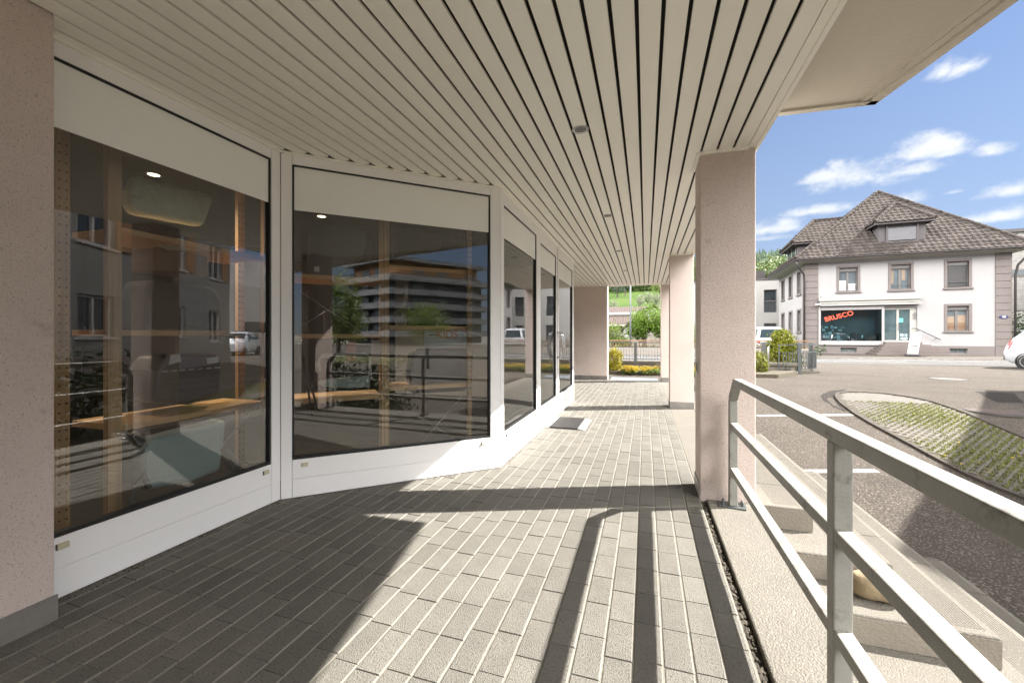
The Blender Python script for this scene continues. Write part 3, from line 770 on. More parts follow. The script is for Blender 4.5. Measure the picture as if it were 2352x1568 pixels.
for i in range(-140, 140):
    for j in range(-200, 200):
        # local paver frame: bars along u, slots between
        u, v = i * .13, j * .074
        x, y = cen.x + u * ca - v * sa, cen.y + u * sa + v * ca
        if not inpoly(x, y, out) or pdist(x, y, out) < .10: continue
        d = tipline[1] - tipline[0]; side = d.x * (y - tipline[0].y) - d.y * (x - tipline[0].x)
        z = lot_surface(x, y) + .012
        tip = side > 0
        def rect(u0, u1, v0, v1, zz):
            return [(cen.x + (u + a) * ca - (v + b) * sa, cen.y + (u + a) * sa + (v + b) * ca, zz + lot_surface(cen.x + (u + a) * ca - (v + b) * sa, cen.y + (u + a) * sa + (v + b) * ca) - lot_surface(x, y)) for a, b in ((u0, v0), (u1, v0), (u1, v1), (u0, v1))]
        if tip:
            isl.add(rect(-.064, .064, -.036, .036, z), [(0, 1, 2, 3)], 0, rnd.random())
        else:
            isl.add(rect(-.065, .065, -.037, -.006, z), [(0, 1, 2, 3)], 0, rnd.random())
            isl.add(rect(-.065, -.040, -.006, .037, z), [(0, 1, 2, 3)], 0, rnd.random())
            for k in range(int(14 * max(0, min(1.5, .95 + 1.6 * mnoise.noise(Vector((x * 1.3, y * 1.3, 2))))))):
                uu, vv = rnd.uniform(-.045, .065), rnd.uniform(-.012, .045)
                bl_pts.append((cen.x + (u + uu) * ca - (v + vv) * sa, cen.y + (u + uu) * sa + (v + vv) * ca, z))
base = MB(); pts = [(p.x, p.y) for p in out]
n = len(out)
grid = MB()
for i in range(n):
    a, b = out[i], out[(i + 1) % n]
    seg = 6
    for k in range(seg):
        for r in range(6):
            def P(t, q): p = a.lerp(b, t); p = p.lerp(cen, q); return (p.x, p.y, lot_surface(p.x, p.y) + .004)
            grid.add([P(k / seg, r / 6), P((k + 1) / seg, r / 6), P((k + 1) / seg, (r + 1) / 6), P(k / seg, (r + 1) / 6)], [(0, 1, 2, 3)])
IS = thing('paved_island', 'leaf shaped island of grass pavers with a flush stone border in the car park', 'paved bed', (cen.x, cen.y, lot_surface(cen.x, cen.y)))
grid.build('soil', M_['soil'], IS)
isl.build('pavers', M_['grasspaver'], IS)
bd = MB()
for i in range(n):
    a, b = out[i], out[(i + 1) % n]; L = (b - a).length; seg = max(1, int(L / .25))
    for k in range(seg):
        p, q = a.lerp(b, (k + .02) / seg), a.lerp(b, (k + .98) / seg)
        ip, iq = p + (cen - p).normalized() * .09, q + (cen - q).normalized() * .09
        zz = lambda r: lot_surface(r.x, r.y)
        bd.add([(p.x, p.y, zz(p) + .03), (q.x, q.y, zz(q) + .03), (iq.x, iq.y, zz(iq) + .03), (ip.x, ip.y, zz(ip) + .03), (p.x, p.y, zz(p) - .05), (q.x, q.y, zz(q) - .05), (iq.x, iq.y, zz(iq) - .05), (ip.x, ip.y, zz(ip) - .05)],
               [(0, 1, 2, 3), (0, 4, 5, 1), (2, 6, 7, 3), (1, 5, 6, 2), (3, 7, 4, 0)], 0, rnd.random())
bd.build('border', M_['walk'], IS)
gb = MB()
for (x, y, z) in bl_pts:
    for q in range(2):
        a = rnd.uniform(0, 6.28); h = rnd.uniform(.008, .032); w = rnd.uniform(.004, .009); le = rnd.uniform(.0, .03)
        xx, yy = x + rnd.uniform(-.02, .02), y + rnd.uniform(-.02, .02)
        gb.add([(xx + math.cos(a) * w, yy + math.sin(a) * w, z - .01), (xx - math.cos(a) * w, yy - math.sin(a) * w, z - .01), (xx + le * math.sin(a), yy - le * math.cos(a), z + h)], [(0, 1, 2)], 0, rnd.random())
tag(gb.build('grass', M_['grass']), 'short yellow green grass growing in the slots of the paved island', 'grass', kind='stuff')
fl = MB()
for i in range(24):
    x, y, z = rnd.choice(bl_pts); fl.ball((x, y, z + .02), (.014, .014, .006), 6, 3, 0, 0, rnd.random())
tag(fl.build('dandelion', M_['petal']), 'tiny yellow dandelion heads scattered on the paved island', 'flowers', kind='stuff')

def cover(u, v, r, label, slots, kind):
    p = on_lot(u, v); z = lot_surface(p.x, p.y)
    t = thing('manhole_cover' if kind == 'm' else 'drain_grate', label, 'manhole cover' if kind == 'm' else 'drain', (p.x, p.y, z))
    MB().lathe([(r, -.02), (r, .010), (r * .98, .012)], (0, 0, 0), 'z', 32).build('rim', M_['iron'], t, local=True)
    sl = MB()
    k = int(slots)
    for i in range(k):
        xx = -r * .82 + 1.64 * r * (i + .5) / k; hh = math.sqrt(max(0, (r * .86) ** 2 - xx * xx))
        sl.box(xx - r * .52 / k, xx + r * .52 / k, -hh, hh, .0125, .0145)
    sl.build('slots', M_['ironslot'] if kind == 'd' else M_['flash'], t, local=True)
cover(2178, 871, .42, 'round cast iron manhole cover in the asphalt beyond the island', 22, 'm')
cover(2284, 946, .36, 'round slotted drain grate touching the far edge of the paved island', 8, 'd')

# ================================================================== foliage
def leaves(mb, c, rad, nclump, nleaf, size, rg, shell=.55, flat=.6, m=0, spread=.30, squash=1.0, low=-1):
    """leaf sized quads gathered in clumps through an ellipsoid crown"""
    c = Vector(c)
    for i in range(nclump):
        while True:
            d = Vector((rg.gauss(0, 1), rg.gauss(0, 1), rg.gauss(0, 1)))
            if d.length > .01:
                d.normalize()
                if d.z > low: break
        k = shell + (1 - shell) * rg.random() ** .6
        k *= 1 + .22 * mnoise.noise(d * 2.1 + c)
        cc = Vector((c.x + d.x * rad[0] * k, c.y + d.y * rad[1] * k, c.z + d.z * rad[2] * k))
        ct = .5 + .28 * rg.gauss(0, 1) * .7
        sp = spread * min(rad)
        for j in range(nleaf):
            p = cc + Vector((rg.gauss(0, sp), rg.gauss(0, sp), rg.gauss(0, sp * squash)))
            nrm = (d * .7 + Vector((rg.gauss(0, flat), rg.gauss(0, flat), rg.gauss(0, flat)))).normalized()
            a = nrm.orthogonal().normalized(); b = nrm.cross(a); th = rg.uniform(0, 6.28)
            e1 = (a * math.cos(th) + b * math.sin(th)) * size * rg.uniform(.6, 1.25); e2 = (b * math.cos(th) - a * math.sin(th)) * size * rg.uniform(.45, .9)
            mb.add([p - e1, p - e2 * .8 + e1 * .1, p + e1, p + e2 * .8 + e1 * .1], [(0, 1, 2, 3)], m, max(0, min(1, ct + rg.gauss(0, .2))))
    return mb
def trunk_mb(h, r, nb, spread, rg, lean=0, top=.25):
    mb = MB(); mb.tube([(0, 0, -.1), (lean * .3, 0, h * .4), (lean, .03, h)], [r * 1.25, r, r * .75], 9)
    for i in range(nb):
        a = 6.28 * i / nb + rg.uniform(-.4, .4); h0 = h * rg.uniform(.72, 1.0); L = spread * rg.uniform(.6, 1)
        p = Vector((lean * h0 / h, 0, h0)); q = p + Vector((math.cos(a) * L * .5, math.sin(a) * L * .5, L * .55)); e = q + Vector((math.cos(a) * L * .4, math.sin(a) * L * .4, L * .6))
        mb.tube([p, q, e], [r * .55, r * .35, r * .1], 6)
    return mb
def tree(name, label, cat, loc, h, r, crowns, lm, ncl, nlf, size, seed, group=None, nb=6, spread=1.0, lean=0, **kw):
    rg = random.Random(seed)
    t = thing(name, label, cat, loc, 0, group)
    trunk_mb(h, r, nb, spread, rg, lean).build('trunk', M_['bark'], t, local=True, smooth=True)
    mb = MB()
    for (c, rad) in crowns: leaves(mb, c, rad, ncl, nlf, size, rg, **kw)
    mb.build('crown', lm, t, local=True)
    return t
def bush(name, label, cat, loc, crowns, lm, ncl, nlf, size, seed, group=None, stems=5, core=True, **kw):
    rg = random.Random(seed); t = thing(name, label, cat, loc, 0, group)
    sm = MB(); h = max(c[2] for c, r in crowns)
    for i in range(stems):
        a = 6.28 * i / stems; sm.tube([(0.05 * math.cos(a), .05 * math.sin(a), -.05), (.25 * h * .5 * math.cos(a), .25 * h * .5 * math.sin(a), h * .7), (.3 * h * math.cos(a), .3 * h * math.sin(a), h * 1.15)], [.03, .02, .008], 5)
    sm.build('stems', M_['bark'], t, local=True, smooth=True)
    mb = MB()
    for (c, rad) in crowns:
        leaves(mb, c, rad, ncl, nlf, size, rg, **kw)
    mb.build('foliage', lm, t, local=True)
    return t

# ================================================================== END OF THE ARCADE: flower bed, channel wall, fence, garden
tag(MB().prism([(-6, 12.9), (3.6, 13.6), (4.5, 15.0), (4.3, 15.6), (-6, 14.3)], -.3, .03).build('flower_bed', M_['soil']), kind='structure')
W = thing('channel_wall', 'low board marked concrete wall with a pale coping behind the yellow flowers', 'wall', (-1, 14.7, -.2))
wm = MB(); wm.prism([(-12, 14.30), (4.5, 15.3), (4.5, 15.55), (-12, 14.55)], -.8, .17)
wm.build('wall_body', M_['riser'], W)
wm = MB(); wm.prism([(-12.0, 14.24), (4.56, 15.24), (4.56, 15.62), (-12.0, 14.62)], .172, .27)
wm.build('coping', M_['concrete'], W, bevel=.01)
gr = MB()
for z in (-.06, .02, .10): gr.prism([(-12, 14.293), (4.5, 15.293), (4.5, 15.3), (-12, 14.30)], z, z + .012)
gr.build('board_lines', M_['flash'], W)
# flowers
fb = MB(); rg = random.Random(3)
for i in range(150):
    x = rg.choice([rg.uniform(-.1, 1.3), rg.uniform(-.6, -.3), rg.uniform(-2.4, -1.3), rg.uniform(1.2, 2.6)]); y = 13.45 + .06 * x + rg.uniform(-.35, .4)
    leaves(fb, (x, y, .05), (.13, .13, .07), 5, 5, .035, rg, 0.2, 1)
tag(fb.build('flower_leaves', M_['leaf_spring']), 'low green leaves of the flower bed at the arcade end', 'plants', kind='stuff')
fb = MB()
for i in range(150):
    x = rg.choice([rg.uniform(-.1, 1.3), rg.uniform(-.6, -.3), rg.uniform(-2.4, -1.3), rg.uniform(1.2, 2.6)]); y = 13.4 + .06 * x + rg.uniform(-.35, .4)
    for k in range(18): fb.ball((x + rg.gauss(0, .08), y + rg.gauss(0, .08), .13 + rg.gauss(0, .03)), (.022, .022, .014), 5, 3, 0, 0, rg.random())
tag(fb.build('yellow_flowers', M_['petal']), 'bright yellow flower cushions before the low channel wall', 'flowers', kind='stuff')

def fence_y(x): return 14.78 + (x + 1) * .0606
FN = thing('channel_fence', 'grey steel bar fence with hand rail along the channel wall', 'fence', (-.4, 14.8, .27))
rl = MB()
for z, w, h in ((.90, .05, .03), (.755, .035, .02), (.335, .035, .02)):
    rl.bar((-9, fence_y(-9), z), (3.75, fence_y(3.75), z), w, h)
rl.build('rails', M_['galv'], FN)
br = MB(); x = -9.0
while x < 3.75: br.bar((x, fence_y(x), .34), (x, fence_y(x), .75), .012, .022); x += .092
br.build('bars', M_['galv'], FN)
for x in (-8.2, -4.25, -.32, 3.45):
    p = MB(); p.box(x - .045, x + .045, fence_y(x) - .52 - .05, fence_y(x) - .52 + .03, -.12, .92); p.box(x - .04, x + .04, fence_y(x) - .5, fence_y(x) + .01, .87, .89)
    p.box(x + .05, x + .11, fence_y(x) - .53, fence_y(x) - .44, -.05, .14)
    p.build('post', M_['galv'], FN)
for (x, y, lb) in ((.60, 13.62, 'slim stainless steel post standing in the yellow flowers'), (3.63, 14.75, 'slim stainless steel post beside the clipped golden bush')):
    t = thing('steel_post', lb, 'post', (x, y, 0), 0, 'slim stainless posts at the flower bed')
    MB().lathe([(.028, -.1), (.028, .79), (.022, .80)], (0, 0, 0), 'z', 12).build('shaft', M_['steelpost'], t, local=True, smooth=True)
    MB().lathe([(.032, .765), (.032, .795), (.02, .805)], (0, 0, 0), 'z', 12).build('cap', M_['steelpost'], t, local=True)
# curved railing round the end of the channel
CR = thing('curved_railing', 'grey steel railing bending round the end of the channel', 'railing', (4.7, 15.8, -.1))
path = [Vector((4.02, 15.12)), Vector((4.3, 15.25)), Vector((4.6, 15.43)), Vector((4.95, 15.68)), Vector((5.25, 15.98)), Vector((5.42, 16.3)), Vector((5.40, 16.65)), Vector((5.2, 16.95)), Vector((4.85, 17.15)), Vector((4.4, 17.2))]
dense = []
for i in range(len(path) - 1):
    for k in range(6): dense.append(path[i].lerp(path[i + 1], k / 6))
dense.append(path[-1])
rl = MB()
for z, w, h in ((.845, .045, .03), (.60, .035, .02), (.06, .035, .02)):
    for a, b in zip(dense[:-1], dense[1:]): rl.bar((a.x, a.y, z), (b.x, b.y, z), w, h)
rl.bar((4.02, 15.12, .06), (4.02, 15.12, .85), .03, .03)
rl.build('rails', M_['galv'], CR)
br = MB()
for p in dense[3::2]: br.bar((p.x, p.y, .06), (p.x, p.y, .60), .018, .03)
br.build('bars', M_['galv'], CR)
for p in (Vector((4.64, 15.38)), Vector((5.36, 16.62))):
    MB().box(p.x - .05, p.x + .05, p.y - .05, p.y + .05, -.2, .90).build('post', M_['galv'], CR, bevel=.006)
MB().prism([(3.4, 15.0), (4.1, 15.1), (4.7, 15.4), (5.4, 16.0), (5.55, 16.4), (5.4, 17.0), (3.4, 17.3)], -.3, -.035).build('planter_rim', M_['walk'], CR)
MB().prism([(3.5, 15.2), (4.1, 15.25), (4.6, 15.5), (5.2, 16.05), (5.3, 16.4), (5.2, 16.85), (3.5, 17.1)], -.3, -.025).build('planter_soil', M_['soil'], CR)

bush('clipped_bush', 'rounded conical golden green conifer beside the curved railing', 'bush', (4.32, 16.05, -.05), [((0, 0, .42), (.58, .55, .50)), ((0, 0, .82), (.42, .42, .46)), ((.04, 0, 1.12), (.24, .24, .24))], M_['leaf_gold'], 170, 17, .038, 11, stems=4, shell=.62, spread=.15)
bush('low_conifer', 'small golden green conifer half hidden behind the first pillar', 'bush', (3.30, 14.45, -.03), [((0, 0, .28), (.22, .22, .42))], M_['leaf_gold'], 110, 16, .03, 12, stems=3, shell=.6, spread=.2)
bush('round_thuja', 'egg shaped yellow thuja beside the end pillar', 'bush', (-.93, 13.55, -.02), [((0, 0, .36), (.24, .24, .38))], M_['leaf_thuja'], 130, 18, .028, 13, stems=3, shell=.65, spread=.2)

# things beyond the road
def at_d(u, v, D):
    d = ray(u, v); return Vector((d.x * D, d.y * D, EYE + d.z * D))
p = at_d(1448, 790, 28)
t = thing('lamp_pole', 'tall grey metal lamp pole beyond the road at the arcade end', 'lamp post', (p.x, p.y, -.1))
MB().tube([(0, 0, 0), (0, 0, 2), (0, 0, 8.2)], [.075, .06, .045], 12).build('pole', M_['galv'], t, local=True, smooth=True)
MB().tube([(0, 0, 8.15), (.3, -.3, 8.3), (.8, -.8, 8.35)], [.045, .04, .04], 8).build('arm', M_['galv'], t, local=True, smooth=True)
MB().box(.6, 1.2, -1.15, -.75, 8.28, 8.42).build('lamp_head', M_['galv'], t, local=True, bevel=.03)
p = at_d(1480, 790, 31)
tree('globe_maple', 'round headed bright green maple with a short dark trunk beyond the fence', 'tree', (p.x, p.y, -.1), 1.6, .17, [((.55, 0, 2.45), (1.35, 1.3, .85)), ((-.35, 0, 1.75), (.75, .8, .62)), ((1.6, .1, 1.75), (.85, .9, .85))], M_['leaf_maple'], 120, 26, .085, 21)
p = at_d(1413, 790, 30)
bush('garden_shrub', 'loose light green garden shrub with bare stems left of the lamp pole', 'bush', (p.x, p.y, -.15), [((0, 0, 1.4), (.62, .6, .75)), ((-.5, .2, 1.1), (.5, .5, .8)), ((.35, -.1, .75), (.5, .5, .5)), ((.75, .3, .6), (.4, .4, .45))], M_['leaf_spring'], 70, 16, .06, 22, stems=9, shell=.3)
p = at_d(1520, 790, 38)
bush('hedge_shrub', 'leafy dark shrub behind the globe maple', 'bush', (p.x, p.y, -.15), [((0, 0, 1.0), (1.3, 1, 1.1)), ((1.7, 0, 1.2), (1.2, 1, 1.2))], M_['leaf_spring'], 80, 18, .1, 23, stems=6)
p = at_d(1452, 700, 36)
tree('young_tree', 'thin sparse young tree behind the lamp pole', 'tree', (p.x + .6, p.y, -.15), 2.6, .06, [((0, 0, 2.9), (.7, .7, .9))], M_['leaf_spring'], 36, 10, .07, 24, nb=7)
# low hedge band, lattice fence and verge beyond the road
hb = MB(); rg = random.Random(5)
for i in range(120): leaves(hb, (-9 + i * .16, 28.9, .25), (.28, .3, .3), 6, 7, .055, rg, .4)
HB = hb.build('clipped_hedge', M_['leaf_dark']); tag(HB, 'low dark hedge along the far side of the road', 'hedge')
t = thing('lattice_fence', 'low brown lattice fence before the gardens beyond the road', 'fence', (0, 28.2, 0))
lf = MB(); x = -9
while x < 9:
    lf.bar((x, 28.2, .38), (x + .42, 28.2, .80), .022, .022); lf.bar((x + .42, 28.22, .38), (x, 28.22, .80), .022, .022); x += .21
lf.build('lattice', M_['wood_dark'], t)
MB().box(-9, 9, 28.16, 28.26, .80, .86).build('top_bar', M_['wood_dark'], t)
MB().box(-9, 9, 28.16, 28.26, -.1, .37).build('plinth_board', M_['woodshed'], t)
gwall = MB(); q0, q1 = at_d(1448, 770, 36), at_d(1505, 770, 36)
gwall.box(q0.x, q1.x + 3, q0.y, q0.y + .2, -.2, 1.45)
tag(gwall.build('garden_wall', M_['woodshed']), 'low grey brown garden wall behind the globe maple', 'wall')
# sheds and houses beyond the road
def brown_roof(mb, x0, x1, y0, y1, z0, z1, m=0, step=.28):
    n = int((x1 - x0) / step)
    for i in range(n):
        a = x0 + (x1 - x0) * i / n; b = x0 + (x1 - x0) * (i + .72) / n; c = x0 + (x1 - x0) * (i + 1) / n
        mb.add([(a, y0, z0), (b, y0, z0 + .07), (b, y1, z1 + .07), (a, y1, z1)], [(0, 1, 2, 3)], m, rnd.random())
        mb.add([(b, y0, z0 + .07), (c, y0, z0), (c, y1, z1), (b, y1, z1 + .07)], [(0, 1, 2, 3)], m, rnd.random())
t = thing('long_shed', 'long low building with two tiers of brown corrugated roof and a pale gutter', 'building', (2, 55, 0))
MB().box(-14, 18, 50.4, 60, -.2, 2.3).build('wall', M_['annex'], t)
mb = MB(); brown_roof(mb, -14.5, 18.5, 49.8, 52.8, 2.35, 3.55); brown_roof(mb, -14.5, 18.5, 53.2, 57.2, 4.0, 4.95); mb.build('roof', M_['tile_brown'], t)
MB().box(-14, 18, 52.9, 53.3, 2.3, 4.0).build('clerestory', M_['annex'], t)
mb = MB(); mb.box(-14.6, 18.6, 52.75, 53.1, 3.72, 4.02); mb.box(-14.6, 18.6, 49.65, 49.85, 2.25, 2.42); mb.build('gutter', M_['alu'], t)
q = at_d(1462, 760, 42)
t = thing('gable_cottage', 'small pale cottage gable with a brown roof edge behind the garden shrub', 'house', (q.x + 2, q.y, -.15))
gy = q.y
xl, xr, za, zb = at_d(1424, 760, 42).x, at_d(1424, 760, 42).x + 6.4, 1.7, 4.2
xm = (xl + xr) / 2
MB().extrude([(xl + .3, gy, -.2), (xr - .3, gy, -.2), (xr - .3, gy, za), (xm, gy, zb - .2), (xl + .3, gy, za)], (0, 6, 0)).build('wall', M_['house_white'], t)
mb = MB(); mb.extrude([(xl - .1, gy - .25, za - .12), (xm, gy - .25, zb - .02), (xm, gy - .25, zb + .14), (xl - .1, gy - .25, za + .04)], (0, 6.5, 0)); mb.extrude([(xr + .1, gy - .25, za - .12), (xm, gy - .25, zb - .02), (xm, gy - .25, zb + .14), (xr + .1, gy - .25, za + .04)], (0, 6.5, 0))
mb.build('roof', M_['tile_brown'], t)
MB().box(xm - .4, xm + .4, gy - .02, gy + .1, .8, 1.9).build('window', M_['winglass'], t)

# ================================================================== HILL: single trees on the meadow, dark forest mass
def hill_tree(u, v_base, Y, h, r, lm, name, label, seed, dense=1.0):
    d = ray(u, 771); k = Y / d.y; x = d.x * k
    z = hill(x, Y); rg = random.Random(seed)
    t = thing(name, label, 'tree', (x, Y, z), 0, 'trees on the meadow slope')
    trunk_mb(h * .45, h * .035, 6, h * .3, rg).build('trunk', M_['bark'], t, local=True)
    mb = MB(); leaves(mb, (0, 0, h * .62), (r, r, h * .4), int(70 * dense), 14, h * .035, rg, .35, 1, spread=.22); mb.build('crown', lm, t, local=True)
hill_tree(1408, 690, 205, 6.5, 2.6, M_['leaf_pale'], 'blossom_tree', 'round whitish blossom tree low on the meadow beside the end pillar', 31)
hill_tree(1470, 690, 215, 7.5, 2.1, M_['leaf_pale'], 'meadow_tree', 'grey green budding tree on the meadow above the shed roof', 32, .7)
hill_tree(1487, 690, 225, 8.5, 2.6, M_['leaf_pale'], 'meadow_tree', 'tall pale budding tree above the globe maple', 33, .8)
hill_tree(1508, 690, 220, 7.5, 2.9, M_['leaf_pale'], 'blossom_tree', 'white flowering tree on the meadow next to the far pillar', 34)
hill_tree(1418, 665, 300, 13, 5, M_['leaf_forest'], 'hill_spruce', 'dark green tree high on the meadow left of the lamp pole', 35)
hill_tree(1436, 660, 320, 15, 4, M_['leaf_forest'], 'hill_spruce', 'dark slender tree high on the meadow just beside the lamp pole', 36)
hill_tree(1516, 662, 290, 12, 5.5, M_['leaf_spring'], 'hill_tree', 'spring green tree high on the meadow touching the far pillar', 37)
fo = MB(); rg = random.Random(9)
def cone_tree(mb, x, y, h, r, m, rg, con=True):
    z = hill(x, y); k = 8; t0 = rg.random()
    if con:
        for lv in range(4):
            a, b = z + h * (.08 + .2 * lv), z + h * (.42 + .2 * lv); rr = r * (1 - .2 * lv); vs = []
            for i in range(k * 2):
                an = math.pi * i / k; q = rr * (1 if i % 2 else .68) * rg.uniform(.85, 1.12); vs.append((x + math.cos(an) * q, y + math.sin(an) * q, a + (0 if i % 2 else h * .05)))
            vs.append((x, y, min(b, z + h)))
            mb.add(vs, [(i, (i + 1) % (2 * k), 2 * k) for i in range(2 * k)], m, max(0, min(1, t0 + rg.gauss(0, .12))))
    else:
        leaves(mb, (x, y, z + h * .55), (r, r, h * .45), 16, 9, h * .075, rg, .55, .8, m, spread=.24)
for i in range(2600):
    y = rg.uniform(265, 636); x = rg.uniform(-60, 330)
    edge = 352 + 40 * mnoise.noise(Vector((x * .01, 0, 5))) - max(0, (x - 20)) * .35
    if y < edge: continue
    lo = y < edge + 60 or (mnoise.noise(Vector((x * .012, y * .012, 8))) > .22)
    h = rg.uniform(11, 19) if lo else rg.uniform(17, 27)
    if lo: cone_tree(fo, x, y, h, h * .33, 1, rg, False)
    else: cone_tree(fo, x, y, h, h * .2, 0, rg)
tag(fo.build('forest', [M_['leaf_forest'], M_['leaf_forest_l']]), 'mixed forest of dark spruces and lighter broadleaf trees covering the upper hill', 'forest', kind='stuff')
# ================================================================== HOUSE ACROSS THE STREET
def text_mb(txt, size, ext, bold=0.0):
    cu = bpy.data.curves.new('t', 'FONT'); cu.body = txt; cu.size = size; cu.extrude = ext; cu.offset = bold; cu.align_x = 'CENTER'; cu.align_y = 'CENTER'
    o = bpy.data.objects.new('t', cu); COL.objects.link(o)
    dg = bpy.context.evaluated_depsgraph_get(); me = o.evaluated_get(dg).to_mesh()
    vs = [tuple(v.co) for v in me.vertices]; fs = [tuple(p.vertices) for p in me.polygons]
    o.evaluated_get(dg).to_mesh_clear(); bpy.data.objects.remove(o); bpy.data.curves.remove(cu)
    return vs, fs
def put_text(mb, txt, size, loc, mtx, ext=.004, bold=0, m=0):
    vs, fs = text_mb(txt, size, ext, bold); mtx = Matrix.Translation(loc) @ mtx
    mb.add([mtx @ Vector(v) for v in vs], fs, m)
FRONT = Matrix.Rotation(R(90), 4, 'X')         # text standing upright, facing -y
def wall_holes(mb, axis, c0, c1, a0, a1, z0, z1, holes, m=0):
    """wall slab between planes c0..c1 with rectangular holes (a0,a1,z0,z1); axis 'x' runs along x, 'y' along y"""
    A = sorted({a0, a1, *[h[0] for h in holes], *[h[1] for h in holes]}); Z = sorted({z0, z1, *[h[2] for h in holes], *[h[3] for h in holes]})
    for i in range(len(A) - 1):
        for j in range(len(Z) - 1):
            am, zm = (A[i] + A[i + 1]) / 2, (Z[j] + Z[j + 1]) / 2
            if any(h[0] < am < h[1] and h[2] < zm < h[3] for h in holes): continue
            if axis == 'x': mb.box(A[i], A[i + 1], c0, c1, Z[j], Z[j + 1], m)
            else: mb.box(c0, c1, A[i], A[i + 1], Z[j], Z[j + 1], m)
HS = thing('corner_house', 'white rendered house with hipped tile roof, mauve quoins and a shop front across the street', 'house', (10.61, 33.87, -.14), math.atan2(-.0743, .99724))
wins = [(1.92, 2.93, 4.30, 5.86), (4.70, 5.70, 4.30, 5.90), (7.48, 8.50, 4.32, 5.92), (7.48, 8.50, 1.60, 3.13)]
wb = MB()
wall_holes(wb, 'x', 0, .3, 0, 10.4, 0, 6.45, wins + [(.86, 4.18, .93, 3.01), (4.32, 6.03, .88, 3.12), (2.0, 2.9, .14, .47), (7.6, 8.45, .16, .47)])
swin = [(y - .45, y + .45, z0, z1) for y in (1.63, 4.2, 6.8) for z0, z1 in ((4.35, 5.9), (1.6, 3.1))]
wall_holes(wb, 'y', 0, .3, .3, 8.1, 0, 6.45, swin)
wb.box(.3, 10.4, 8.1, 8.4, 0, 6.45); wb.box(0, .3, 8.1, 8.4, 0, 6.45); wb.box(10.1, 10.4, .3, 8.1, 0, 6.45)
wall = wb.build('wall', M_['house_white'], HS, local=True)
fl = MB().box(.3, 10.1, .3, 8.1, 3.3, 3.5).build('floor_slab', M_['interior'], HS, local=True)
# plinth and quoins
pb = MB()
for a, b in ((-.02, .05), ): pass
wall_holes(pb, 'x', -.025, 0, -.02, 10.42, 0, .63, [(2.0, 2.9, .14, .47), (7.6, 8.45, .16, .47)])
pb.box(-.025, 0, 0.001, 8.1, 0, .63)
pb.build('plinth', M_['mauve'], HS, local=True)
for (x0, x1) in ((-.035, .73), (9.70, 10.435)):
    qb = MB(); z = .0
    while z < 6.25:
        h = .62 if z == 0 else .44; z1 = min(z + h, 6.30)
        qb.box(x0, x1, -.055, -.026 if z == 0 else -.001, z + .008, z1 - .008); z += h
    qb.build('quoin_strip', M_['mauve'], HS, local=True, bevel=.012, seg=1)
qb = MB(); z = 0.0
while z < 6.25:
    h = .62 if z == 0 else .44; qb.box(-.055, -.001 - (.025 if z == 0 else 0), .0, .62, z + .008, min(z + h, 6.3) - .008); z += h
qb.build('quoin_strip', M_['mauve'], HS, local=True, bevel=.012, seg=1)
def house_window(x0, x1, z0, z1, shut=False, blind=None, axis='x', face=0):
    def T(mb, a0, a1, d0, d1, zz0, zz1, m=0):
        if axis == 'x': mb.box(a0, a1, d0, d1, zz0, zz1, m)
        else: mb.box(d0, d1, a0, a1, zz0, zz1, m)
    s = MB(); w = .14
    T(s, x0 - w, x0, -.045, .12, z0 - .06, z1 + w); T(s, x1, x1 + w, -.045, .12, z0 - .06, z1 + w); T(s, x0, x1, -.045, .12, z1, z1 + w); T(s, x0 - .2, x1 + .2, -.09, .12, z0 - .15, z0 - .062)
    T(s, x0, x1, -.03, .12, z0 - .06, z0)
    f = s.build('window', M_['mauve'], HS, local=True, bevel=.01, seg=1)
    p = MB(); T(p, x0, x1, .205, .215, z0, z1 - .22); p.build('pane', M_['winglass'] if axis == 'y' else M_['winglass2'] if blind else M_['winglass'], f, local=True)
    b = MB(); T(b, x0, x1, .10, .20, z1 - .24, z1); b.build('shutter_box', M_['wframe'], f, local=True)
    if shut:
        b = MB(); k = int((z1 - .24 - z0) / .055)
        for i in range(k): T(b, x0 + .02, x1 - .02, .13, .16, z0 + .05 + i * .055, z0 + .05 + i * .055 + .048)
        b.build('roller_shutter', M_['shutter'], f, local=True)
    g = MB(); t = .055
    xm = (x0 + x1) / 2
    for a, c in ((x0, x0 + t), (x1 - t, x1), (xm - .06, xm + .06)): T(g, a, c, .16, .22, z0, z1 - .24)
    T(g, x0 + t, x1 - t, .16, .22, z0, z0 + t); T(g, x0 + t, x1 - t, .16, .22, z1 - .3, z1 - .24)
    if not shut: g.build('sash', M_['wframe'], f, local=True)
    r = MB(); T(r, x0, x1, .03, .05, z0 + .32, z0 + .345); r.build('guard_rail', M_['galv'], f, local=True)
    if blind == 'paper':
        c = MB(); T(c, x0 + .06, xm - .07, .196, .203, z0 + .06, z0 + .72); T(c, xm + .07, x1 - .06, .196, .203, z0 + .06, z0 + .5); c.build('net_curtain', M_['white'], f, local=True)
    if blind == 'curtain':
        c = MB(); T(c, x0 + .06, xm - .07, .196, .203, z0 + .5, z1 - .62); T(c, xm + .07, x1 - .06, .196, .203, z0 + .5, z1 - .56); c.build('curtain', M_['curtain'], f, local=True)
        c = MB(); T(c, x0 + .06, xm - .07, .196, .203, z0 + .05, z0 + .5); T(c, xm + .07, x1 - .06, .196, .203, z0 + .05, z0 + .5); c.build('furniture', M_['wood_dark'], f, local=True)
    if blind == 'sheer':
        c = MB(); T(c, x0 + .06, x0 + .2, .196, .203, z0 + .4, z1 - .32); T(c, xm + .12, xm + .3, .196, .203, z0 + .6, z1 - .32); c.build('curtain', M_['curtain'], f, local=True)
for (w, s, b) in zip(wins, (False, False, True, False), ('paper', 'sheer', None, 'curtain')): house_window(*w, shut=s, blind=b)
for w in swin: house_window(*w, axis='y')
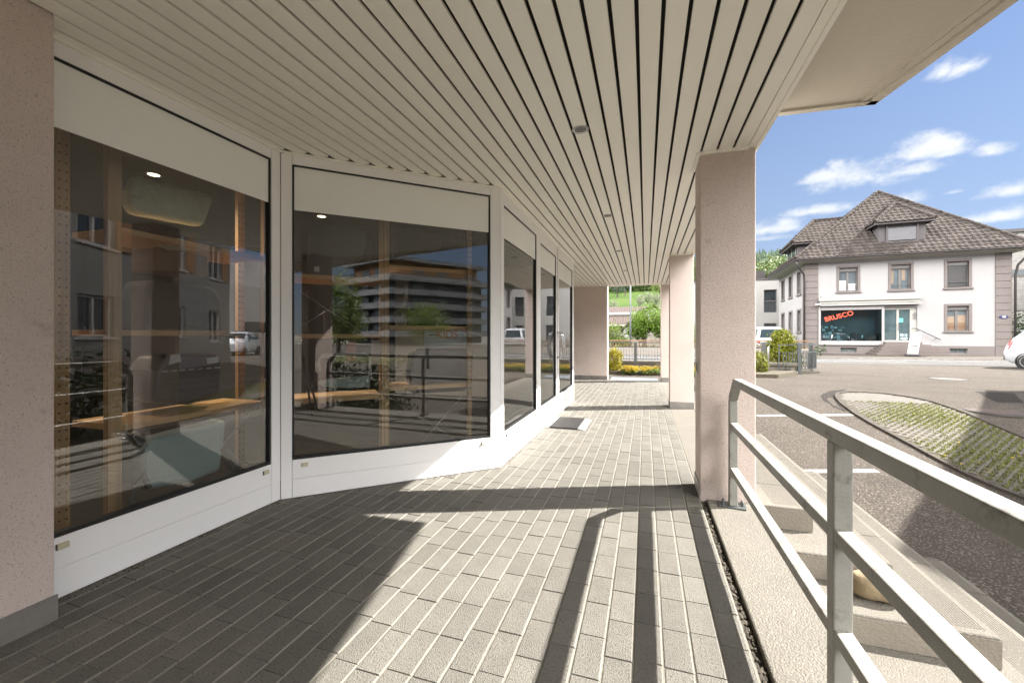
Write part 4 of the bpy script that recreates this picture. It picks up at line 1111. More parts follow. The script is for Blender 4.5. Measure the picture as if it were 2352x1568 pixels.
for (a, b, z0, z1) in ((2.0, 2.9, .14, .47), (7.6, 8.45, .16, .47)):
    cw = MB(); cw.box(a, b, .16, .17, z0, z1, 0)
    for e in (a, b - .05): cw.box(e, e + .05, .12, .165, z0, z1, 1)
    cw.box(a + .05, b - .05, .12, .165, z0, z0 + .05, 1); cw.box((a + b) / 2 - .03, (a + b) / 2 + .03, .12, .165, z0 + .05, z1, 1)
    cw.build('cellar_window', [M_['winglass2'], M_['wframe']], HS, local=True)
# shop front
sf = MB(); sf.box(.73, .86, -.13, .25, .64, 3.28); sf.box(4.18, 4.32, -.13, .25, .64, 3.28); sf.box(.86, 4.18, -.13, .25, 3.01, 3.28); sf.box(.86, 4.18, -.13, .25, .64, .93)
sw = sf.build('display_window', M_['house_white'], HS, local=True, bevel=.012, seg=1)
MB().add([(.86, -.10, .93), (4.18, -.10, .93), (4.18, -.10, 3.01), (.86, -.10, 3.01)], [(0, 1, 2, 3)]).build('pane', glass_mat('display_pane', (.50, .68, .72), 1.45), sw, local=True)
db = MB(); db.box(.87, 4.17, 1.0, 1.1, .9, 3.05); db.box(.87, 4.17, .3, 1.0, .85, .93); db.box(.87, 4.17, .3, 1.0, 3.02, 3.1); db.box(.8, .86, .3, 1.0, .9, 3.05); db.box(4.18, 4.25, .3, 1.0, .9, 3.05)
db.build('display_case', mat('display_back', (.05, .075, .085), (.03, .045, .05), 1.2, .7), sw, local=True)
gd = MB(); rg = random.Random(17)
for i in range(44):
    x = rg.uniform(.92, 3.95); z = rg.choice((.94, 1.12, 1.34, 1.58, 1.8)); w = rg.uniform(.08, .24); h = rg.uniform(.08, .22); y = rg.uniform(.3, .8)
    if x > 2.4 and z > 1.2: continue
    gd.box(x, x + w, y, y + .06, z, z + h, 0, rg.random())
gd.build('goods', M_['paperlit'], sw, local=True)
for x, h in ((3.0, 1.42), (3.45, 1.46), (2.7, 1.5), (3.82, 1.35)):
    gd = MB(); gd.box(x, x + .28, .4, .6, .935, h - .12); gd.box(x + .04, x + .24, .42, .5, h - .119, h); gd.box(x + .06, x + .22, .34, .399, .95, 1.02); gd.build('coffee_machine', M_['black'], sw, local=True)
bt = MB(); put_text(bt, 'BRUSCO', .43, (1.86, -.145, 2.58), Matrix.Rotation(R(-16), 4, 'Y') @ FRONT @ Matrix.Shear('XY', 4, (.18, 0)), .012, .004)
bt.build('shop_lettering', M_['redpaint'], sw, local=True)
dm = MB(); dm.box(4.32, 4.40, .10, .2, .88, 3.12); dm.box(4.40, 6.03, .10, .2, 2.98, 3.12); dm.box(5.02, 5.14, .10, .2, .88, 2.98); dm.box(5.70, 5.78, .10, .2, .88, 2.98); dm.box(5.78, 6.03, .10, .2, .88, 2.98); dm.box(4.40, 5.02, .10, .2, .88, .99); dm.box(5.14, 5.70, .10, .2, .88, .97)
dd = dm.build('shop_door', M_['eave'], HS, local=True)
MB().box(4.40, 5.02, .155, .165, .99, 2.98).build('pane', M_['teal_glass'], dd, local=True); MB().box(5.14, 5.70, .155, .165, .97, 2.98).build('pane', M_['teal_glass'], dd, local=True)
MB().box(5.16, 5.38, .145, .152, 2.15, 2.42).build('notice', M_['teal_sign'], dd, local=True)
MB().box(5.07, 5.10, .03, .06, 1.6, 2.1).build('handle', M_['chrome'], dd, local=True)
gd = MB()
for i in range(8): gd.box(5.2 + .1 * (i % 4), 5.28 + .1 * (i % 4), .142, .15, 1.02 + .22 * (i // 4), 1.18 + .22 * (i // 4), 0, rnd.random())
gd.build('stickers', M_['paperlit'], dd, local=True)
for z in (2.60, 2.38): MB().box(5.86, 5.98, -.012, -.001, z, z + .18).build('name_plate', M_['wframe'], HS, local=True)
aw = MB(); aw.extrude([(.73, 0, 3.88), (.73, -.18, 3.84), (.73, -.30, 3.72), (.73, -.28, 3.62), (.73, 0, 3.60)], (5.42, 0, 0)); aw.extrude([(.75, -.02, 3.45), (.75, -.34, 3.40), (.75, -.34, 3.30), (.75, -.02, 3.32)], (5.38, 0, 0)); aw.box(.78, 6.1, -.2, -.02, 3.46, 3.58)
aw.build('awning_case', M_['eave'], HS, local=True)
cm = MB(); cm.bar((.78, -.05, 3.42), (.6, -.4, 3.40), .05, .05); cm.box(.45, .75, -.5, -.38, 3.36, 3.46); cm.ball((.86, -.2, 3.95), .07, 8, 5)
cm.build('security_camera', M_['alu'], HS, local=True)
st = MB()
for k in range(5):
    e = .22 * (4 - k)
    st.box(4.25 - e, 6.1 + e * 1.35, -.45 - .33 * (4 - k), -.026, .0 + .172 * k if k else -.06, .172 * (k + 1) + .015)
st.build('entrance_steps', M_['granite'], HS, local=True, bevel=.012, seg=1)
hr = MB(); hr.tube([(5.75, -.02, 1.74), (5.75, -.25, 1.74), (5.9, -.27, 1.72), (7.0, -.27, 1.06), (7.08, -.2, 1.02)], .025, 8); hr.tube([(6.05, 0, 1.6), (6.05, -.27, 1.63)], .015, 6); hr.tube([(6.9, 0, 1.08), (6.9, -.27, 1.11)], .015, 6)
hr.build('handrail', M_['mauve_d'], HS, local=True, smooth=True)
pl = MB(); pl.lathe([(.21, 0), (.21, -.02), (.19, -.024)], (0, 0, 0), 'y', 24)
pl.v = [(10.05 + x, y - .056, 2.41 + z * .55) for x, y, z in pl.v]
hn = pl.build('house_number', mat('enamel_blue', (.03, .035, .09), None, 4, .3), HS, local=True)
nm = MB(); put_text(nm, '40', .17, (10.05, -.083, 2.41), FRONT, .003, .004); nm.build('digits', M_['white'], hn, local=True)
# eaves, gutter, downpipes
EV = 6.55; XL, XR_, YF, YB = -.75, 11.15, -.7, 9.1
PK = Vector((5.6, 4.6, 12.0))
ev = MB(); ev.box(XL + .04, XR_ - .04, YF + .04, YB - .04, 6.42, 6.50); ev.box(-.16, 10.56, -.16, 8.5, 6.30, 6.42)
ev.build('eaves', M_['eave'], HS, local=True)
gt = MB()
for a, b in (((XL, YF), (XR_, YF)), ((XR_, YF), (XR_, YB)), ((XR_, YB), (XL, YB)), ((XL, YB), (XL, YF))): gt.tube([(a[0], a[1], 6.49), (b[0], b[1], 6.49)], .075, 8)
gt.build('gutter', M_['gutter'], HS, local=True)
dp = MB(); dp.tube([(-.65, -.62, 6.48), (-.62, -.62, 6.1), (-.45, -.5, 5.9), (-.15, -.2, 5.55), (-.10, -.13, 5.1), (-.10, -.12, .1)], .06, 9); dp.build('downpipe', M_['gutter'], HS, local=True, smooth=True)
dp = MB(); dp.tube([(11.05, -.55, 6.4), (10.95, -.45, 6.1), (10.6, -.2, 5.5), (10.53, -.12, 4.9), (10.53, -.12, .1)], .06, 9)
dp.build('downpipe', M_['gutter'], HS, local=True, smooth=True)

def tiles(mb, poly, w=.30, h=.34):
    """S-shaped roof tiles over a planar polygon (first edge = eave)"""
    P = [Vector(p) for p in poly]; e = (P[1] - P[0]).normalized(); n = e.cross(P[2] - P[0]).normalized()
    if n.z < 0: n = -n
    up = n.cross(e).normalized()
    if up.z < 0: up = -up
    Q = [Vector(((p - P[0]).dot(e), (p - P[0]).dot(up))) for p in P]
    umin, umax = min(q.x for q in Q), max(q.x for q in Q); vmax = max(q.y for q in Q)
    prof = [(0, .010), (.2, 0), (.45, .006), (.62, .028), (.82, .038), (1.0, .020)]
    j = 0; v = -.06
    while v < vmax:
        u = umin + (w * .5 if j % 2 else 0) * 0
        while u < umax:
            if inpoly(u + w * .5, max(.02, v + h * .45), Q):
                tn = rnd.random(); vs = []
                for (t, hh) in prof:
                    a = P[0] + e * (u + t * w) + up * v + n * (hh + .062); b = P[0] + e * (u + t * w) + up * (v + h + .03) + n * (hh + .03); c = P[0] + e * (u + t * w) + up * v + n * (hh + .02)
                    vs += [a, b, c]
                fs = []
                for i in range(len(prof) - 1): fs += [(3 * i, 3 * i + 3, 3 * i + 4, 3 * i + 1), (3 * i, 3 * i + 2, 3 * i + 5, 3 * i + 3)]
                mb.add(vs, fs, 0, tn)
            u += w
        v += h; j += 1
def ridge(mb, a, b, r=.11):
    a, b = Vector(a), Vector(b); n = max(1, int((b - a).length / .36)); up = Vector((0, 0, .07))
    for i in range(n):
        p, q = a.lerp(b, i / n) + up, a.lerp(b, (i + 1.12) / n) + up; mb.tube([p, q], [r * 1.12, r * .9], 8, 0, True, rnd.random())
A, Bq, C, D_ = (XL, YF, EV), (XR_, YF, EV), (XR_, YB, EV), (XL, YB, EV)
rf = MB(); base = MB()
for p in ((A, Bq, PK), (Bq, C, PK), (C, D_, PK), (D_, A, PK)):
    base.add(p, [(0, 1, 2)])
tiles(rf, (A, Bq, PK)); tiles(rf, (D_, A, PK)); tiles(rf, (Bq, C, PK))
for c in (A, Bq, C, D_): ridge(rf, c, PK)
roof = rf.build('roof', M_['tile'], HS, local=True); base.build('roof_boarding', M_['gutter'], HS, local=True)
for k in range(2):
    x = -.2 + .2 * k
    while x < 10.8:
        z = EV + .35 + .38 * k; y = YF + (z - EV) / 1.028
        sg = MB(); sg.bar((x, y, z + .12), (x + .16, y, z + .12), .03, .05); x += .62
        sg.build('snow_guard', M_['gutter'], roof, local=True)
def dormer(face, sgn=None):
    t = MB(); fw = MB(); rfm = MB(); bs = MB()
    if face == 'front':
        fw.box(4.08, 6.50, .12, 2.6, 7.0, 8.70); w = [(4.78, 6.25, .76, 7.62, 8.72)]
        e0, e1, ap, rb = (3.80, -.22, 8.70), (6.82, -.22, 8.70), (5.4, 1.32, 10.2), (5.4, 2.95, 10.2); b0, b1 = (3.80, 1.5, 8.70), (6.82, 1.5, 8.70)
    elif face == 'left':
        fw.box(.20, 3.0, 2.9, 6.4, 7.0, 8.30)
        e0, e1, ap, rb = (-.22, 6.75, 8.30), (-.22, 2.55, 8.30), (1.6, 4.65, 10.25), (3.6, 4.65, 10.25); b0, b1 = (1.4, 6.75, 8.30), (1.4, 2.55, 8.30)
    else:
        fw.box(7.6, 10.2, 2.9, 6.4, 7.0, 8.30)
        e0, e1, ap, rb = (10.62, 2.55, 8.30), (10.62, 6.75, 8.30), (8.9, 4.65, 10.25), (7.4, 4.65, 10.25); b0, b1 = (9.2, 2.55, 8.30), (9.2, 6.75, 8.30)
    for p in ((e0, e1, ap), (b0, e0, ap, rb), (e1, b1, rb, ap)):
        bs.add(p, [tuple(range(len(p)))]); tiles(rfm, p, .30, .34)
        und = [Vector(q) - Vector((0, 0, .14)) for q in p[:2]]; bs.add([p[0], p[1], und[1], und[0]], [(0, 1, 2, 3)])
    ridge(rfm, e0, ap); ridge(rfm, e1, ap); ridge(rfm, ap, rb)
    d = fw.build('dormer', M_['mauve_d'], HS, local=True)
    bs.build('dormer_eaves', M_['mauve_d'], d, local=True); rfm.build('dormer_roof', M_['tile'], d, local=True)
    lx = [p[0] for p in (e0, e1, b0, b1)]; ly = [p[1] for p in (e0, e1, b0, b1)]
    MB().box(min(lx) + .02, max(lx) - .02, min(ly) + .02, max(ly) - .02, 8.22 + (.40 if face == 'front' else 0), 8.27 + (.40 if face == 'front' else 0)).build('dormer_soffit', M_['mauve_d'], d, local=True)
    if face == 'front':
        s = MB()
        for i in range(14): s.box(4.56, 6.02, .06, .095, 7.52 + i * .058, 7.52 + i * .058 + .05)
        s.build('roller_shutter', mat('grey_shutter', (.13, .13, .14), (.11, .11, .12), 2, .5), d, local=True)
        s = MB(); s.box(4.46, 4.56, .03, .119, 7.44, 8.5); s.box(6.02, 6.12, .03, .119, 7.44, 8.5); s.box(4.46, 6.12, 0, .119, 7.36, 7.439); s.build('window_frame', M_['mauve_d'], d, local=True)
    elif face == 'left':
        s = MB(); s.box(.17, .19, 3.3, 6.0, 7.55, 8.2, 0)
        for y in (3.3, 4.6, 5.94): s.box(.14, .18, y, y + .08, 7.5, 8.25, 1)
        s.build('window', [M_['winglass'], M_['house_white']], d, local=True)
for f in ('front', 'left', 'right'): dormer(f)
MB().box(7.3, 7.9, 5.6, 6.3, 9.2, 10.6).build('chimney', M_['mauve_d'], HS, local=True) if False else None

# annex behind, stone clad house and hedge on the right
t = thing('annex_building', 'plain pale flat roofed block left of the white house', 'building', (8, 47, -.14))
ax0, ax1 = 3.0, 13.5
wb = MB(); Wn = [(10.95 + 0 * 1.0, 12.05, .5, 2.35), (10.95, 12.05, 3.4, 5.6), (7.2, 8.3, .5, 2.35), (7.2, 8.3, 3.4, 5.6)]
wall_holes(wb, 'x', 46.0, 46.3, ax0, ax1, -.14, 6.55, Wn); wb.box(ax0, ax1, 46.3, 55, -.14, 6.55); wb.build('wall', M_['annex'], t)
wb = MB(); wb.box(ax0 - .08, ax1 + .08, 45.92, 55.1, 6.55, 6.72); wb.build('roof_edge', M_['mauve_d'], t)
for (a, b, z0, z1) in Wn:
    f = MB(); f.box(a, b, 46.12, 46.2, z1 - .06, z1, 0); f.box(a, a + .06, 46.12, 46.2, z0, z1 - .06); f.box(b - .06, b, 46.12, 46.2, z0, z1 - .06); f.box(a, b, 46.12, 46.2, (z0 + z1) / 2 - .04, (z0 + z1) / 2 + .04)
    w = f.build('window', M_['wframe'], t); MB().box(a, b, 46.21, 46.22, z0, z1).build('pane', M_['winglass'], w)
wl = MB().lathe([(.17, 0), (.17, -.08), (.1, -.12)], (10.45, 46.0, 1.75), 'y', 16); wl.build('wall_lamp', M_['white'], t)
rt_ = MB(); rt_.box(9.5, 11.3, 47, 48.2, 6.72, 7.6); rt_.build('roof_box', M_['gutter'], t)
bush('roof_shrub', 'yellow green shrub standing on the flat roof of the annex', 'bush', (9.2, 46.8, 6.72), [((0, 0, .5), (.9, .6, .55)), ((-1.1, 0, .4), (.6, .5, .45))], M_['leaf_gold'], 50, 14, .09, 61, stems=4)
bal = MB()
for x in lin(11.4, 13.3, 14): bal.bar((x, 46.4, 6.72), (x, 46.4, 7.5), .02, .02)
bal.bar((11.4, 46.4, 7.5), (13.4, 46.4, 7.5), .04, .03); bal.build('roof_railing', M_['galv'], t)
t = thing('stone_house', 'grey stone clad building at the right edge behind the white house', 'building', (40, 58, -.14))
MB().box(33, 60, 53.5, 70, 3.6, 11.2).build('upper_wall', M_['stonewall'], t)
MB().box(33.1, 60, 53.6, 70, -.14, 3.59).build('lower_wall', M_['annex'], t)
MB().box(32.8, 60.2, 53.3, 70.2, 11.2, 11.5).build('roof', M_['mauve_d'], t)
wf = MB().box(33.35, 35.3, 53.42, 53.49, 6.9, 7.6).build('window', M_['mauve'], t); MB().box(33.5, 35.15, 53.40, 53.415, 7.0, 7.5).build('pane', M_['winglass2'], wf)
q = at_d(2372, 771, 37)
HB2 = MB(); rg = random.Random(6)
for i in range(26): leaves(HB2, (q.x - 1.6 + i * .2, q.y, 1.5), (.4, .6, 1.75), 12, 14, .09, rg, .4)
tag(HB2.build('tall_hedge', M_['leaf_dark']), 'tall dark green hedge before the stone clad building', 'hedge')

# ================================================================== A-board on the pavement
q = on_line(2096, 812, (10.61 + .15, 33.87 - 2.55), (.074, .997))
t = thing('pavement_sign', 'white swing pavement sign with dark marks on a black foot by the shop steps', 'sign', (q.x, q.y, -.085), R(-12))
MB().box(-.34, .34, -.22, .22, 0, .10).build('foot', M_['black'], t, local=True, bevel=.04, seg=2)
sg = MB(); sg.box(-.24, .24, -.025, .025, .14, 1.42)
for v in range(len(sg.v)): x, y, z = sg.v[v]; sg.v[v] = (x + .13 * (z - .14), y, z)
pn = sg.build('panel', M_['white'], t, local=True, bevel=.01)
mk = MB()
sh = lambda x, z: (x + .13 * (z - .14), -.031, z)
mk.tube([sh(-.12, 1.05), sh(-.02, 1.16), sh(.08, 1.10), sh(.12, 1.0), sh(.02, .95), sh(-.1, .92)], .012, 5); mk.tube([sh(-.08, .86), sh(.02, .92), sh(.13, .86)], .010, 5)
for z, w in ((1.30, .16), (.60, .19), (.56, .12)): mk.tube([sh(-w, z), sh(w, z + .02)], .016, 5)
mk.build('marks', M_['darkink'], pn, local=True)

# ================================================================== VEHICLES
def car(name, label, loc, rotz, paint, st, wheels, wins, rear, wr, group=None, cat='car', back=None):
    """st: stations (y, z sill, z belt, z top, half width sill, belt, top) from tail to nose"""
    t = thing(name, label, cat, loc, rotz, group)
    def S(y):
        for a, b in zip(st[:-1], st[1:]):
            if a[0] <= y <= b[0]:
                k = (y - a[0]) / max(1e-6, b[0] - a[0]); return [p + (q - p) * k for p, q in zip(a, b)]
        return st[-1]
    b = MB(); secs = []
    for s in st:
        y, zs, zb, zt, ws, wbm, wt = s
        zm = (zs + zb) / 2
        half = [(ws * .93, zs), (ws, zs + .08), (wbm * 1.01, zm), (wbm, zb), (wt + (wbm - wt) * .12, zt - (zt - zb) * .12 - .01), (wt * .9, zt), (wt * .5, zt + .012)]
        ring = [(x, y, z) for x, z in half] + [(-x, y, z) for x, z in reversed(half)]
        secs.append(ring)
    n = len(secs[0]); vs = [p for s in secs for p in s]; fs = []
    for i in range(len(secs) - 1):
        for k in range(n):
            k2 = (k + 1) % n; fs.append((i * n + k, i * n + k2, (i + 1) * n + k2, (i + 1) * n + k))
    fs.append(tuple(range(n))); fs.append(tuple(range((len(secs) - 1) * n + n - 1, (len(secs) - 1) * n - 1, -1)))
    b.add(vs, fs); body = b.build('body', paint, t, local=True, smooth=True)
    md = body.modifiers.new('bevel', 'BEVEL'); md.width = .03; md.segments = 2; md.limit_method = 'ANGLE'; md.angle_limit = R(35)
    for sx in (-1, 1):
        for w in wins:
            pts = []
            for (y, f) in w:
                _, zs, zb, zt, ws, wbm, wt = S(y); x = wbm + (wt + (wbm - wt) * .12 - wbm) * f; pts.append((sx * (x + .008), y, zb + (zt - zb) * .86 * f))
            m = MB(); m.extrude(pts, (-sx * .01, 0, 0)); m.build('side_window', M_['carglass'], t, local=True)
    for (y, r) in wheels:
        for sx in (-1, 1):
            _, zs, zb, zt, ws, wbm, wt = S(y); X = sx * wbm
            a = MB(); a.lathe([(r + .055, X * .80), (r + .055, X + sx * .006), (r + .03, X + sx * .007), (r - .05, X - sx * .06)], (0, y, r), 'x', 26); a.build('wheel_arch', M_['black'], body, local=True)
            w = MB(); w.lathe([(r * .5, X - sx * .2), (r * .96, X - sx * .19), (r, X - sx * .15), (r, X - sx * .02), (r * .96, X + sx * .010), (r * .78, X + sx * .014)], (0, y, r), 'x', 28)
            wh = w.build('wheel', M_['tyre'], t, local=True)
            k = MB(); k.lathe([(r * .78, X + sx * .010), (r * .76, X + sx * .020), (r * .70, X + sx * .010), (r * .15, X + sx * .012), (r * .12, X + sx * .018)], (0, y, r), 'x', 28)
            k.build('rim', M_['rim'], wh, local=True)
            k = MB()
            for i in range(5):
                an = 1.2566 * i + .3; k.lathe([(r * .155, X + sx * .009), (r * .155, X + sx * .0125)], (0, y + math.cos(an) * r * .42, r + math.sin(an) * r * .42), 'x', 14)
            k.build('rim_opening', M_['black'], wh, local=True)
    return t, S, body
HATCH = [(0, .38, .62, .66, .62, .70, .60), (.06, .30, .80, .90, .72, .77, .66), (.22, .22, .96, 1.16, .77, .79, .62), (.48, .20, 1.0, 1.44, .79, .795, .58), (.75, .18, 1.0, 1.50, .79, .80, .58), (1.5, .17, .97, 1.53, .79, .80, .585), (2.05, .17, .93, 1.47, .79, .80, .57),
         (2.55, .18, .90, 1.14, .79, .80, .62), (2.85, .19, .86, .97, .785, .79, .66), (3.25, .22, .78, .88, .76, .78, .64), (3.46, .26, .62, .76, .70, .74, .58), (3.54, .34, .52, .58, .60, .66, .5)]
HW = [[(.50, .12), (1.02, .06), (1.02, .96), (.70, .97)], [(1.06, .06), (1.72, .05), (1.72, .97), (1.06, .97)], [(1.77, .05), (2.42, .05), (2.02, .95), (1.77, .97)]]
def hatch(label, loc, rotz, paint, name='parked_hatchback', group=None):
    t, S, body = car(name, label, loc, rotz, paint, HATCH, [(.62, .285), (2.92, .285)], HW, None, .285, group)
    g = MB(); g.extrude([(-.56, .185, 1.05), (.56, .185, 1.05), (.52, .46, 1.40), (-.52, .46, 1.40)], (0, -.012, .012)); g.build('rear_window', M_['carglass'], t, local=True)
    g = MB(); g.extrude([(-.62, 2.62, 1.12), (.62, 2.62, 1.12), (.55, 2.10, 1.44), (-.55, 2.10, 1.44)], (0, .012, .012)); g.build('windscreen', M_['carglass'], t, local=True)
    for sx in (-1, 1):
        l = MB(); l.extrude([(sx * .70, .05, .76), (sx * .775, .14, .74), (sx * .785, .26, .98), (sx * .74, .23, 1.12), (sx * .66, .16, 1.0)], (sx * .015, -.03, .01)); l.build('tail_light', M_['redlight'], t, local=True, bevel=.01)
        l = MB(); l.ball((sx * .60, 3.36, .72), (.13, .12, .075), 10, 6); l.build('headlight', M_['clearlight'], t, local=True, smooth=True)
        m = MB(); m.ball((sx * .90, 2.25, 1.0), (.09, .06, .065), 9, 6); m.build('wing_mirror', paint, t, local=True, smooth=True)
        h = MB(); h.bar((sx * .812, 1.15, .86), (sx * .812, 1.32, .86), .02, .025); h.build('door_handle', paint, t, local=True)
        d = MB()
        for y in (1.04, 1.75): d.bar((sx * .806, y, .30), (sx * .806, y, .96), .006, .012, up=(0, 1, 0))
        d.bar((sx * .808, .25, .90), (sx * .808, 2.7, .86), .006, .012); d.build('door_seam', M_['gasket'], t, local=True)
    m = MB(); m.box(-.27, .27, .0, .02, .62, .73); m.build('number_plate', M_['white'], t, local=True)
    m = MB(); m.box(-.62, .62, -.015, .25, .34, .40); m.build('bumper_strip', M_['black'], t, local=True)
    m = MB(); m.extrude([(-.54, .50, 1.46), (.54, .50, 1.46), (.50, .40, 1.44), (-.50, .40, 1.44)], (0, 0, .025)); m.build('roof_spoiler', paint, t, local=True)
    return t
hatch('small white hatchback cut by the right edge of the view on the car park', (13.62, 21.72, lot_z(21.5)), R(-127), M_['carsilver'])
VAN = [(0, .40, .98, 1.08, .86, .90, .84), (.04, .34, 1.05, 1.86, .88, .91, .73), (.16, .30, 1.08, 1.93, .89, .915, .72), (1.2, .28, 1.06, 1.96, .90, .92, .73), (2.6, .28, 1.04, 1.95, .90, .92, .73), (3.25, .28, 1.02, 1.88, .90, .92, .71), (3.95, .28, 1.0, 1.20, .90, .91, .74), (4.4, .30, .88, 1.0, .88, .90, .74), (4.65, .34, .70, .80, .80, .84, .66), (4.72, .40, .56, .62, .72, .76, .6)]
VW = [[(.3, .08), (1.35, .08), (1.35, .92), (.3, .92)], [(1.5, .08), (2.5, .08), (2.5, .92), (1.5, .92)], [(2.65, .08), (3.6, .1), (3.2, .88), (2.65, .92)]]
vx, vy = 8.84, 35.3
t, S_, body = car('parked_van', 'white van seen from behind beside the white house', (vx, vy, -.14), R(-3), M_['carwhite'], VAN, [(.75, .32), (3.75, .32)], VW, None, .32, None, 'van')
g = MB(); g.extrude([(-.70, -.012, 1.14), (.70, -.012, 1.14), (.62, .022, 1.76), (-.62, .022, 1.76)], (0, -.02, .0)); rw = g.build('rear_window', M_['carglass'], t, local=True, bevel=.01)
for sx in (-1, 1):
    MB().box(sx * .76 - .075, sx * .76 + .075, -.035, .05, .72, .90).build('tail_light', M_['redlight'], t, local=True, bevel=.01)
    MB().box(sx * .76 - .06, sx * .76 + .06, -.03, .05, .60, .70).build('reflector', M_['clearlight'], t, local=True)
    MB().ball((sx * 1.0, 3.35, 1.15), (.1, .07, .14), 9, 6).build('wing_mirror', M_['black'], t, local=True, smooth=True)
MB().box(-.26, .26, -.028, .03, .74, .86).build('number_plate', M_['white'], t, local=True)
MB().box(-.88, .88, -.06, .2, .38, .56).build('bumper', M_['mauve'], t, local=True, bevel=.03)
m = MB(); m.bar((-.62, -.012, 1.0), (-.18, -.012, .90), .006, .055, up=(0, 1, 0)); m.v = [(x, -.018 + .008 * (y > -.012), z) for x, y, z in m.v]; m.build('stripe', M_['orange'], t, local=True)
m = MB(); put_text(m, 'Serv', .15, (.28, -.016, 1.02), FRONT, .002); m.build('lettering', M_['darkink'], t, local=True)
m = MB(); m.bar((.1, -.03, 1.06), (.22, -.03, 1.13), .015, .015); m.build('rear_wiper', M_['black'], t, local=True)
# cars standing to the right, seen mirrored in the shop glass
hatch('dark hatchback parked beside a pale one, mirrored in the left shop window', (19.5, 24.2, lot_z(20) + .0), R(150), M_['cardark'], group='cars mirrored in the shop windows')
hatch('pale hatchback parked beside a dark one, mirrored in the left shop window', (21.8, 22.3, lot_z(20) + .0), R(150), M_['carwhite'], group='cars mirrored in the shop windows')
hatch('dark blue hatchback beside the railing, mirrored low in the angled shop window', (5.7, .5, -.6), R(0), M_['carblue'], group='cars mirrored in the shop windows')
# ================================================================== WHAT THE SHOP WINDOWS MIRROR (right of and behind the camera)
WH = thing('shaded_house', 'two storey pale house in shade, mirrored in the left shop window', 'house', (10.3, 9.4, -.4), math.atan2(.85, .53))
Lh = 11.2; hz = 6.3     # local x along its front, local -y... front faces the arcade
wb = MB(); holes = [(1.6, 2.9, 1.5, 2.6), (1.6, 2.9, 3.9, 5.3), (5.4, 6.7, 1.5, 2.6), (5.4, 6.7, 3.9, 5.3), (8.6, 9.7, 3.9, 5.3), (8.6, 9.7, 1.3, 2.6)]
holes = [(a - 5.0, b - 5.0, c, d) for a, b, c, d in holes]
wall_holes(wb, 'x', -.3, 0, -3.6, 5.6, 0, hz, holes); wb.box(-3.6, 5.6, -8, -.3, 0, hz)
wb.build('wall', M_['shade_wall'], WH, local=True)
for (a, b, c, d) in holes:
    f = MB(); f.box(a, a + .07, -.16, -.08, c, d); f.box(b - .07, b, -.16, -.08, c, d); f.box(a + .07, b - .07, -.16, -.08, d - .07, d); f.box(a + .07, b - .07, -.16, -.08, c, c + .07); f.box((a + b) / 2 - .04, (a + b) / 2 + .04, -.16, -.08, c + .07, d - .07); f.box(a - .1, b + .1, -.02, .06, c - .06, c - .001)
    w = f.build('window', M_['house_white'], WH, local=True); MB().box(a, b, -.15, -.14, c, d).build('pane', M_['winglass'], w, local=True)
    if c > 3: MB().box(b + .02, b + .62, .002, .05, c, d).build('folding_shutter', M_['wood_dark'], w, local=True)
MB().box(-3.6, 5.6, .001, .03, 0, 1.0).build('plinth', M_['mauve'], WH, local=True)
mb = MB(); mb.extrude([(-3.75, .12, hz - .1), (-3.75, .12, hz), (-3.75, -4, hz + 2.2), (-3.75, -8.4, hz), (-3.75, -8.4, hz - .1)], (9.45, 0, 0)); mb.build('roof', M_['tile_brown'], WH, local=True)
AP = thing('apartment_block', 'five storey flat roofed apartment block with pale balcony bands, mirrored in the angled window', 'building', (72, -48, -.5))
c0, ca_, cb_ = Vector((61.7, -46)), Vector((66.5, -63.5)), Vector((83, -34.5))
far = Vector((90, -54)); 
def blk(mb, off, z0, z1, m=0):
    cen_ = Vector((76, -50)); P = [c0, cb_, far, ca_]
    P = [p + (p - cen_).normalized() * off for p in P]; mb.prism([(p.x, p.y) for p in P], z0, z1, m)
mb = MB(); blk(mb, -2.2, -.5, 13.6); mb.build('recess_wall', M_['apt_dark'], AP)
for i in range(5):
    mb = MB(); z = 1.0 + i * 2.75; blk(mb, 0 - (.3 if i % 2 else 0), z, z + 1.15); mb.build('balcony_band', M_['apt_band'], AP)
mb = MB(); blk(mb, -3.2, 13.6, 16.0); mb.build('penthouse', M_['apt_wood'], AP)
mb = MB(); blk(mb, -.8, 16.0, 16.7); mb.build('roof', M_['apt_band'], AP)
for i in range(5):
    w = MB(); z = 2.3 + i * 2.75
    for t_ in (.18, .42, .72):
        for (p, q) in ((c0, cb_), (c0, ca_)):
            d = (q - p).normalized(); nn = Vector((-d.y, d.x)); 
            if nn.dot(-p) < 0: nn = -nn
            b = p.lerp(q, t_) - nn * 1.4 + d * 1; w.obox((b.x, b.y), d, nn, 0, 2.2, -.15, .15, z, z + 1.25)
    w.build('window_band', M_['winglass2'], AP)
tree('street_tree', 'light green upright tree mirrored at the left of the angled window', 'tree', (12.7, -11.8, -.5), 2.3, .12, [((0, 0, 3.2), (.9, .9, 1.7)), ((.4, .2, 2.4), (.8, .8, .9))], M_['leaf_spring'], 90, 18, .10, 41, spread=.7)
tree('small_tree', 'small rounded tree mirrored in the middle of the angled window', 'tree', (14.4, -7.4, -.5), 1.5, .1, [((0, 0, 2.3), (.95, .95, .85))], M_['leaf_spring'], 90, 18, .09, 42, spread=.7)
hm = MB(); rg = random.Random(18)
for i in range(30):
    for j in range(5): leaves(hm, (3.75 + .14 * j, 1.35 + i * .12, .1), (.12, .14, .78), 5, 6, .05, rg, .4)
tag(hm.build('dark_hedge', M_['leaf_dark']), 'long dark hedge beside the asphalt, mirrored behind the rails in the left window', 'hedge')
hm = MB(); rg = random.Random(8)
